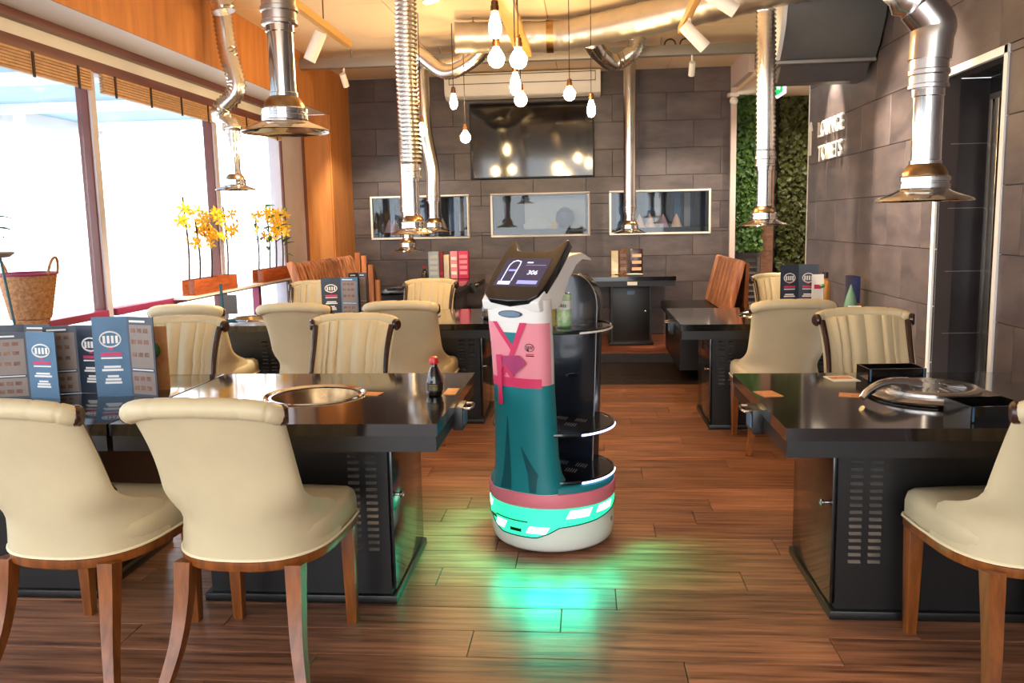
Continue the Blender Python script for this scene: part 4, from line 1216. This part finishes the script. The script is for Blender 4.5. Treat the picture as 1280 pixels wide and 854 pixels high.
MB().lathe([(0.05, 0), (0.052, 0.02), (0.03, 0.12), (0.004, 0.20)], 14).build('napkin_cone', M_GREENG, gn, smooth=True)
MB().b2(-0.03, 0.05, -0.07, -0.05, 0, 0.06).build('tag', M_PAPERW, gn)
bx = thing('tissue_box', 'dark blue box leaning by the tiled wall behind the green napkin', 'box', (1.90, 6.35, TT))
MB().b2(-0.03, 0.03, -0.08, 0.08, 0, 0.24).build('box_body', M_DBLUE, bx, bevel=0.004)
MB().b2(-0.08, 0.035, -0.12, -0.081, 0, 0.05).build('wooden_foot', M_LEG, bx)
# steel lid with long handle on the right grill
gl = thing('grill_cover', 'round steel grill lid with a long curved chrome handle', 'grill lid', (1.264, 3.2425, TT))
MB().lathe([(0.165, 0.0105), (0.215, 0.007), (0.222, 0.011), (0.214, 0.015), (0.172, 0.021), (0.163, 0.024)], 44, cap0=False, cap1=False).build('outer_rim', M_STEEL, gl, smooth=True)
MB().lathe([(0.166, 0.018), (0.168, 0.034), (0.155, 0.041), (0.125, 0.038), (0.06, 0.040), (0.001, 0.041)], 44).build('lid_plate', M_STEEL, gl, smooth=True)
rv = MB()
for k in range(18):
    a = 2 * PI * k / 18
    rv.box((0.085 * math.cos(a), 0.085 * math.sin(a), 0.0405), (0.06, 0.006, 0.003), rz=a)
rv.build('vent_slots', M_SLOT, gl)['kind'] = 'stuff'
hpth = catmull([(-0.06, -0.03, 0.044), (-0.12, -0.05, 0.058), (-0.20, -0.085, 0.062), (-0.26, -0.11, 0.040), (-0.285, -0.122, 0.018)], 6)
MB().tube(hpth, [0.026 - 0.014 * k / (len(hpth) - 1) for k in range(len(hpth))], 12).build('handle', M_CHROME, gl, smooth=True)
def tray_box(label, loc, w, d, h, rz):
    t = thing('black_tray', label, 'tray', loc, rz, 'black table trays')
    m = MB()
    th = 0.006
    m.b2(-w / 2, w / 2, -d / 2, d / 2, 0, th).b2(-w / 2, w / 2, -d / 2, -d / 2 + th, th, h).b2(-w / 2, w / 2, d / 2 - th, d / 2, th, h).b2(-w / 2, -w / 2 + th, -d / 2 + th, d / 2 - th, th, h).b2(w / 2 - th, w / 2, -d / 2 + th, d / 2 - th, th, h)
    m.build('tray_body', M_BLACKG, t)
    for s in (-1, 1):
        MB().b2(s * w * 0.46 - 0.003, s * w * 0.46 + 0.003, -d / 2 - 0.002, -d / 2 - 0.0002, 0.004, h - 0.002).build('corner_clip', M_BLUE, t)
    return t
tray_box('black open tray on the far side of the steel grill lid', (1.235, 3.585, TT), 0.23, 0.13, 0.055, 0.05)
tray_box('black open tray beside the turned cream chair', (1.31, 2.90, TT), 0.20, 0.16, 0.052, 0.12)
def card(label, loc, w, d, rz, m, g='printed cards on the tables'):
    t = thing('table_card', label, 'card', loc, rz, g)
    MB().b2(-w / 2, w / 2, -d / 2, d / 2, 0, 0.0016).build('card', m, t)
    MB().b2(-w * 0.4, w * 0.4, -d * 0.1, d * 0.36, 0.0017, 0.0021).build('print_block', M_CARD2, t)
    return t
card('small orange card between the open grill and the soy bottle', (-0.865, 3.32, TT), 0.085, 0.07, -0.2, M_CARD)
card('beige card inlaid at the corner beside the soy bottle', (-0.545, 3.36, TT), 0.05, 0.13, 0.0, M_CARD)
card('ochre card on the aisle edge of the lidded grill table', (0.685, 3.29, TT), 0.075, 0.11, 0.2, M_CARD)
card('orange card under the chrome lid handle', (0.985, 3.26, TT), 0.09, 0.07, -0.3, M_CARD2)
card('white printed card behind the chrome lid handle', (1.045, 3.60, TT), 0.11, 0.12, 0.1, M_PAPERW)

# ------------------------------------------------------------------ window-side plants and basket
bk = thing('wicker_basket', 'round wicker basket with looped handles by the window', 'basket', (-3.24 + 0.36, 4.22, 0.60))
w_ = MB()
NR = 26
rows_ = []
for j in range(NR + 1):
    z = 0.36 + 0.23 * j / NR
    r0_ = 0.095 + 0.042 * (j / NR)
    rows_.append([((r0_ + 0.004 * math.sin(k * PI / 2 + j * PI)) * math.cos(2 * PI * k / 56), (r0_ + 0.004 * math.sin(k * PI / 2 + j * PI)) * math.sin(2 * PI * k / 56), z) for k in range(56)])
w_.rings(rows_, True, False)
w_.build('woven_body', M_WICKER, bk, smooth=True, ang=80)
MB().lathe([(0.05, 0.30), (0.085, 0.345), (0.09, 0.358)], 24).build('foot', M_WICKER, bk)
MB().tube([(0.138 * math.cos(2 * PI * k / 32), 0.138 * math.sin(2 * PI * k / 32), 0.592) for k in range(32)], 0.008, 8, closed=True).build('rim', M_RAIL, bk, smooth=True)
for s in (-1, 1):
    MB().tube([(s * 0.138 + s * 0.02 * math.sin(PI * k / 12), 0.04 * math.cos(PI * k / 12), 0.59 + 0.085 * math.sin(PI * k / 12)) for k in range(13)], 0.007, 8).build('handle', M_WICKER, bk, smooth=True)
ps = tag(MB().lathe([(0.12, 0), (0.12, 0.02), (0.03, 0.03), (0.025, 0.60), (0.05, 0.64), (0.14, 0.90 - 0.03), (0.14, 0.895), (0.001, 0.895)], 24, (-2.88, 4.22, 0.0)).build('basket_stand', M_WHITE, None, smooth=True), 'white pedestal carrying the wicker basket', 'pedestal')
pp = thing('potted_plant', 'green leafy plant on a thin-legged dish stand behind the basket', 'plant', (-2.78, 3.80, 0.895))
for k in range(3):
    a = 2 * PI * k / 3 + 0.5
    MB().tube([(0.05 * math.cos(a), 0.05 * math.sin(a), 0.40), (0.09 * math.cos(a), 0.09 * math.sin(a), 0.0)], 0.006, 6).build('stand_leg', M_TEALD, pp)
MB().lathe([(0.001, 0.39), (0.09, 0.395), (0.115, 0.415), (0.11, 0.42), (0.07, 0.405), (0.001, 0.404)], 26).build('dish', M_GREYM, pp, smooth=True)
MB().tube(catmull([(0.02, 0, 0.40), (0.03, 0.0, 0.50), (0.01, 0, 0.62)], 5), 0.006, 6).build('stem', M_LEAF, pp, smooth=True)
leafm = MB().grid(lambda i, j: ((i - 0.5) * 0.05 * math.sin(PI * min(1, j * 0.95 + 0.05)), 0.10 * j, -0.05 * j * j + 0.012 * abs(i - 0.5)), 4, 6).mesh('leaf', smooth=True)
leafm.materials.append(M_LEAF)
for k in range(9):
    o = link('leaf', leafm, None, pp, (0.015, 0, 0.48 + 0.018 * k))
    o.rotation_euler = (0.5, 0.2, k * 2.4)
# white window shelf along the transom, carrying the troughs
shf = struct(MB().b2(XW + 0.052, XW + 0.16, 5.95, 8.35, 0.90, 0.918).build('trim_6', M_WHITE))
petal = MB()
for k in range(5):
    a = 2 * PI * k / 5
    petal.add([(0, 0, 0), (0.022 * math.cos(a - 0.45), 0.022 * math.sin(a - 0.45), 0.006), (0.040 * math.cos(a), 0.040 * math.sin(a), 0.002), (0.022 * math.cos(a + 0.45), 0.022 * math.sin(a + 0.45), 0.006)], [(0, 1, 2, 3)])
petal.ball((0, 0, 0.006), 0.009, 8)
FLW = petal.mesh('orchid_flower', smooth=True)
FLW.materials.append(M_PETAL)
def orchid(label, y0, y1, stems, nfl, seed, leaves=0):
    rr_ = random.Random(seed)
    t = thing('orchid_trough', label, 'planter', (XW + 0.105, (y0 + y1) / 2, 0.9185), group='orchid troughs on the window shelf')
    L = (y1 - y0) / 2
    MB().b2(-0.05, 0.05, -L, L, 0, 0.012).b2(-0.05, -0.04, -L, L, 0.012, 0.115).b2(0.04, 0.05, -L, L, 0.012, 0.115).b2(-0.04, 0.04, -L, -L + 0.01, 0.012, 0.115).b2(-0.04, 0.04, L - 0.01, L, 0.012, 0.115).build('trough', M_PLANTERW, t, bevel=0.002)
    MB().b2(-0.04, 0.04, -L + 0.01, L - 0.01, 0.012, 0.09).build('soil', M_STEM, t)
    tops = []
    for (f, h) in stems:
        yy = -L + 2 * L * f
        pts = catmull([(0, yy, 0.08), (0.006, yy + 0.015, h * 0.5), (0.0, yy - 0.01, h)], 6)
        MB().tube(pts, 0.007, 6).build('stem', M_STEM, t, smooth=True)
        tops.append((yy, h))
    for k in range(nfl):
        yy, h = tops[k % len(tops)]
        o = link('flower', FLW, None, t, (0.02 + rr_.uniform(-0.03, 0.05), yy + rr_.gauss(0, 0.10), min(h, 0.62) * rr_.uniform(0.62, 1.0) + 0.02))
        o.rotation_euler = (rr_.uniform(0.6, 1.8), rr_.uniform(-0.6, 0.6), rr_.uniform(0, 2.4))
        o.scale = (rr_.uniform(1.0, 1.6),) * 3
    for k in range(leaves):
        yy, h = tops[k % len(tops)]
        o = link('leaf', leafm, None, t, (0.0, yy + rr_.gauss(0, 0.06), rr_.uniform(0.2, h)))
        o.rotation_euler = (rr_.uniform(0.2, 1.2), rr_.uniform(-0.4, 0.4), rr_.uniform(0, 6.2))
    return t
orchid('larger rust-coloured trough of yellow orchids on bare canes', 6.09, 6.86, [(-0.04 + 0.06, 0.72), (0.25, 0.56), (0.52, 0.60), (0.92, 0.66)], 60, 3)
orchid('smaller rust-coloured trough of yellow orchids with green leaves', 7.44, 8.20, [(0.04, 0.60), (0.40, 0.70), (0.62, 0.66), (0.85, 0.62)], 44, 5, 20)
sg = thing('window_sign', 'small dark tabletop card holder on the window table', 'card holder', (-2.60, 6.05, TT))
MB().b2(-0.06, -0.045, -0.01, 0.01, 0, 0.27).b2(-0.045, 0.06, -0.008, 0.008, 0.0, 0.012).build('stand', M_TEALD, sg)
MB().b2(-0.04, 0.06, -0.004, 0.004, 0.05, 0.19).build('card', M_LOUVER, sg)

# ------------------------------------------------------------------ benches on the platform
bl_ = thing('booth_bench', 'striped wooden booth bench with slatted curved back along the left wall', 'bench', (-2.44, 8.43, 0.1))
prof_b = [(0.0, 0.40), (-0.03, 0.60), (-0.09, 0.82), (-0.13, 0.95), (-0.16, 0.985), (-0.20, 0.97), (-0.19, 0.93), (-0.15, 0.80), (-0.09, 0.58), (-0.06, 0.38)]
for k in range(19):
    y0_ = -0.95 + k * 0.1
    MB().prism(prof_b, y0_ + 0.02, y0_ + 0.08, lambda p, q, r: (p, r, q)).build('back_slat', M_STRIPE, bl_)
MB().prism([(p * 0.98 - 0.020, q * 0.975) for p, q in prof_b], -0.94, 0.94, lambda p, q, r: (p, r, q)).build('back_core', M_DSLAT, bl_)
MB().prism([(p * 1.05, q * 1.02) for p, q in prof_b], -1.0, -0.95, lambda p, q, r: (p, r, q)).build('end_panel', M_STRIPE, bl_, bevel=0.004)
MB().b2(-0.05, 0.40, -0.95, 0.95, 0.34, 0.42).build('seat', M_BLACK, bl_, bevel=0.015)
MB().b2(0.0, 0.36, -0.93, 0.93, 0.0, 0.34).build('bench_base', M_DSLAT, bl_)
bb = thing('booth_end_bench', 'curved slatted corner end of the booth bench at the tiled wall', 'bench', (-2.45, 9.62, 0.1))
for k in range(4):
    MB().b2(-0.20 + k * 0.075, -0.145 + k * 0.075, 0.10, 0.14, 0.0, 1.0 - 0.035 * k * k).build('back_slat', M_STRIPE, bb)
MB().prism([(-0.2, 0.0), (0.09, 0.0), (0.06, 0.60), (0.0, 0.84), (-0.2, 0.96)], 0.141, 0.17, lambda p, q, r: (p, r, q)).build('back_core', M_DSLAT, bb)
br_ = thing('side_bench', 'bench with a tilted zebra-grained wooden back by the ivy corridor', 'bench', (1.30, 8.15, 0.1))
PB = [(-0.11, 0.50), (0.0, 0.935), (0.02, 0.945), (0.045, 0.93), (-0.06, 0.49)]
for k in range(7):
    y0_ = -0.70 + k * 0.2
    MB().prism(PB, y0_ + 0.001, y0_ + 0.199, lambda p, q, r: (p, r, q)).build('back_board', M_STRIPE, br_, bevel=0.002)
MB().prism([(0.02, 0.0), (0.055, 0.0), (0.075, 0.92), (0.047, 0.92)], -0.70, 0.70, lambda p, q, r: (p, r, q)).build('back_frame', M_LEG, br_)
MB().b2(-0.55, -0.03, -0.70, 0.70, 0.40, 0.49).build('seat', M_BLACK, br_, bevel=0.02)
MB().b2(-0.50, 0.0, -0.68, 0.68, 0.0, 0.40).build('bench_base', M_BLACK, br_)

# ------------------------------------------------------------------ right side: sign, wall unit, ivy, exit sign
sgn = thing('wall_sign', 'raised steel wall lettering reading lounge and toilets with an arrow', 'sign', (XR - 0.002, 7.4, 2.0))
RT = Matrix(((0, 0, -1, 0), (-1, 0, 0, 0), (0, 1, 0, 0), (0, 0, 0, 1)))
for s, z in (('LOUNGE', 0.125), ('TOILETS', -0.075)):
    text('lettering', s, 0.185, 0.008, M_PAPERW, sgn, Matrix.Translation((-0.010, -0.02, z)) @ RT)
MB().prism([(-0.012, -0.06), (0.012, -0.06), (0.012, 0.15), (0.05, 0.15), (0.0, 0.23), (-0.05, 0.15), (-0.012, 0.15)], -0.016, -0.002, lambda p, q, r: (r, p + 0.60, q)).build('arrow', M_PAPERW, sgn)
un = thing('wall_unit', 'dark grey curved-front air unit high on the tiled wall', 'air unit', (1.985, 6.35, 2.45))
up1 = [(0.30, 0.0), (-0.02, 0.0), (-0.06, 0.02), (-0.14, 0.10), (-0.24, 0.24), (-0.29, 0.40), (-0.30, 0.55), (0.30, 0.55)]
MB().prism(up1, -0.64, 0.0, lambda p, q, r: (r, p, q)).build('casing', M_UNIT, un, bevel=0.006)
MB().prism([(a * 0.98 - 0.004, b * 0.96 + 0.005) for a, b in up1], -0.672, -0.641, lambda p, q, r: (r, p, q)).build('end_cap', M_WHITE, un, bevel=0.004)
MB().b2(-0.67, 0.0, -0.075, -0.045, 0.0, 0.022).build('lower_trim', M_GREYM, un, bevel=0.003)
MB().b2(-0.67, 0.0, -0.322, -0.302, 0.40, 0.42).build('upper_trim', M_GREYM, un, bevel=0.003)
MB().prism([(0.28, 0.0), (0.0, 0.0), (0.12, -0.10), (0.28, -0.10)], -0.62, -0.02, lambda p, q, r: (r, p, q - 0.001)).build('underside', M_LOUVER, un)
ex = thing('exit_sign', 'green and white exit sign beside the ribbed duct', 'sign', (1.72, 8.0, 2.585))
MB().b2(-0.012, 0.012, -0.17, 0.17, -0.12, 0.12).build('sign_case', M_EXITW, ex)
MB().b2(-0.016, -0.0125, -0.145, 0.155, -0.105, 0.105).build('sign_face', M_EXIT, ex)
MB().prism([(-0.05, -0.07), (-0.02, -0.07), (0.0, -0.01), (0.05, -0.06), (0.07, -0.04), (0.03, 0.02), (0.02, 0.06), (-0.01, 0.06), (-0.04, 0.01)], -0.019, -0.0165, lambda p, q, r: (r, p, q)).build('running_figure', M_EXITW, ex)
MB().tube([(0, 0, 0.12), (0, 0, CEIL - 2.585)], 0.008, 6).build('hanger', M_GREYM, ex)
def ivy(label, x0, x1, z0, z1, y, n, m, seed, depth=0.10):
    rr_ = random.Random(seed)
    t = thing('ivy_panel', label, 'ivy', ((x0 + x1) / 2, y, z0), group='ivy-covered wall panels')
    w, h = (x1 - x0) / 2, z1 - z0
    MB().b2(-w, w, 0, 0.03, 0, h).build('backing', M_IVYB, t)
    mb = MB()
    vs_, fs_ = [], []
    for k in range(n):
        c = Vector((rr_.uniform(-w, w), -rr_.uniform(0.005, depth), rr_.uniform(0, h)))
        s = rr_.uniform(0.022, 0.042)
        Rm = Matrix.Rotation(rr_.uniform(0, 6.28), 3, 'Y') @ Matrix.Rotation(rr_.uniform(-0.9, 0.9), 3, 'X') @ Matrix.Rotation(rr_.uniform(-0.9, 0.9), 3, 'Z')
        b0 = len(vs_)
        for p in ((0, 0, -s), (s * 0.8, -0.006, 0), (0, 0, s), (-s * 0.8, -0.006, 0)):
            vs_.append(Rm @ Vector(p) + c)
        fs_.append((b0, b0 + 1, b0 + 2))
        fs_.append((b0, b0 + 2, b0 + 3))
    me = bpy.data.meshes.new('foliage')
    me.from_pydata([tuple(v) for v in vs_], [], fs_)
    o = link('foliage', me, m, t)
    o['kind'] = 'stuff'
    return t
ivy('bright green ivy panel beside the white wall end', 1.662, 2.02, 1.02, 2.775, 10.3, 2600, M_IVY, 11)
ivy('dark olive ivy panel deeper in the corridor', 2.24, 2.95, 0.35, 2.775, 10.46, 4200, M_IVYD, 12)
lv = thing('louver_door', 'grey louvred door below the bright ivy', 'louvre door', (1.845, 10.32, 0.0))
MB().b2(-0.175, -0.14, -0.02, 0.02, 0, 1.0).b2(0.14, 0.175, -0.02, 0.02, 0, 1.0).b2(-0.14, 0.14, -0.02, 0.02, 0.96, 1.0).b2(-0.14, 0.14, 0.012, 0.02, 0, 0.96).build('door_frame', M_LOUVER, lv)
for k in range(13):
    MB().box((0, -0.004, 0.06 + k * 0.07), (0.276, 0.045, 0.008), R=Matrix.Rotation(0.6, 3, 'X')).build('slat', M_LOUVER, lv)
cm = thing('corner_camera', 'white corner bracket camera under the lintel', 'camera', (1.615, 9.70, 2.70))
MB().b2(-0.06, 0.03, -0.03, 0.03, 0.0, 0.035).build('bracket', M_WHITE, cm, bevel=0.004)
MB().ball((-0.02, 0, -0.045), 0.045, 14).build('dome', M_WHITE, cm, smooth=True)

dl = thing('corridor_downlight', 'recessed warm downlight in the corridor ceiling', 'downlight', (2.35, 9.3, 2.78))
MB().lathe([(0.05, 0.0), (0.075, -0.003), (0.078, -0.010), (0.06, -0.012), (0.05, -0.004)], 22, cap0=False, cap1=False).build('trim_ring', M_WHITE, dl, smooth=True)
MB().lathe([(0.001, -0.003), (0.049, -0.003), (0.049, 0.0)], 18).build('lens', M_SPOTLENS, dl)
ld = bpy.data.lights.new('downlight_lamp', 'SPOT')
ld.energy = 90
ld.spot_size = math.radians(150)
ld.spot_blend = 0.6
ld.color = (1.0, 0.86, 0.66)
ld.shadow_soft_size = 0.05
lo = bpy.data.objects.new('downlight_lamp', ld)
COL.objects.link(lo)
lo.parent = dl
lo.location = (0, 0, -0.02)
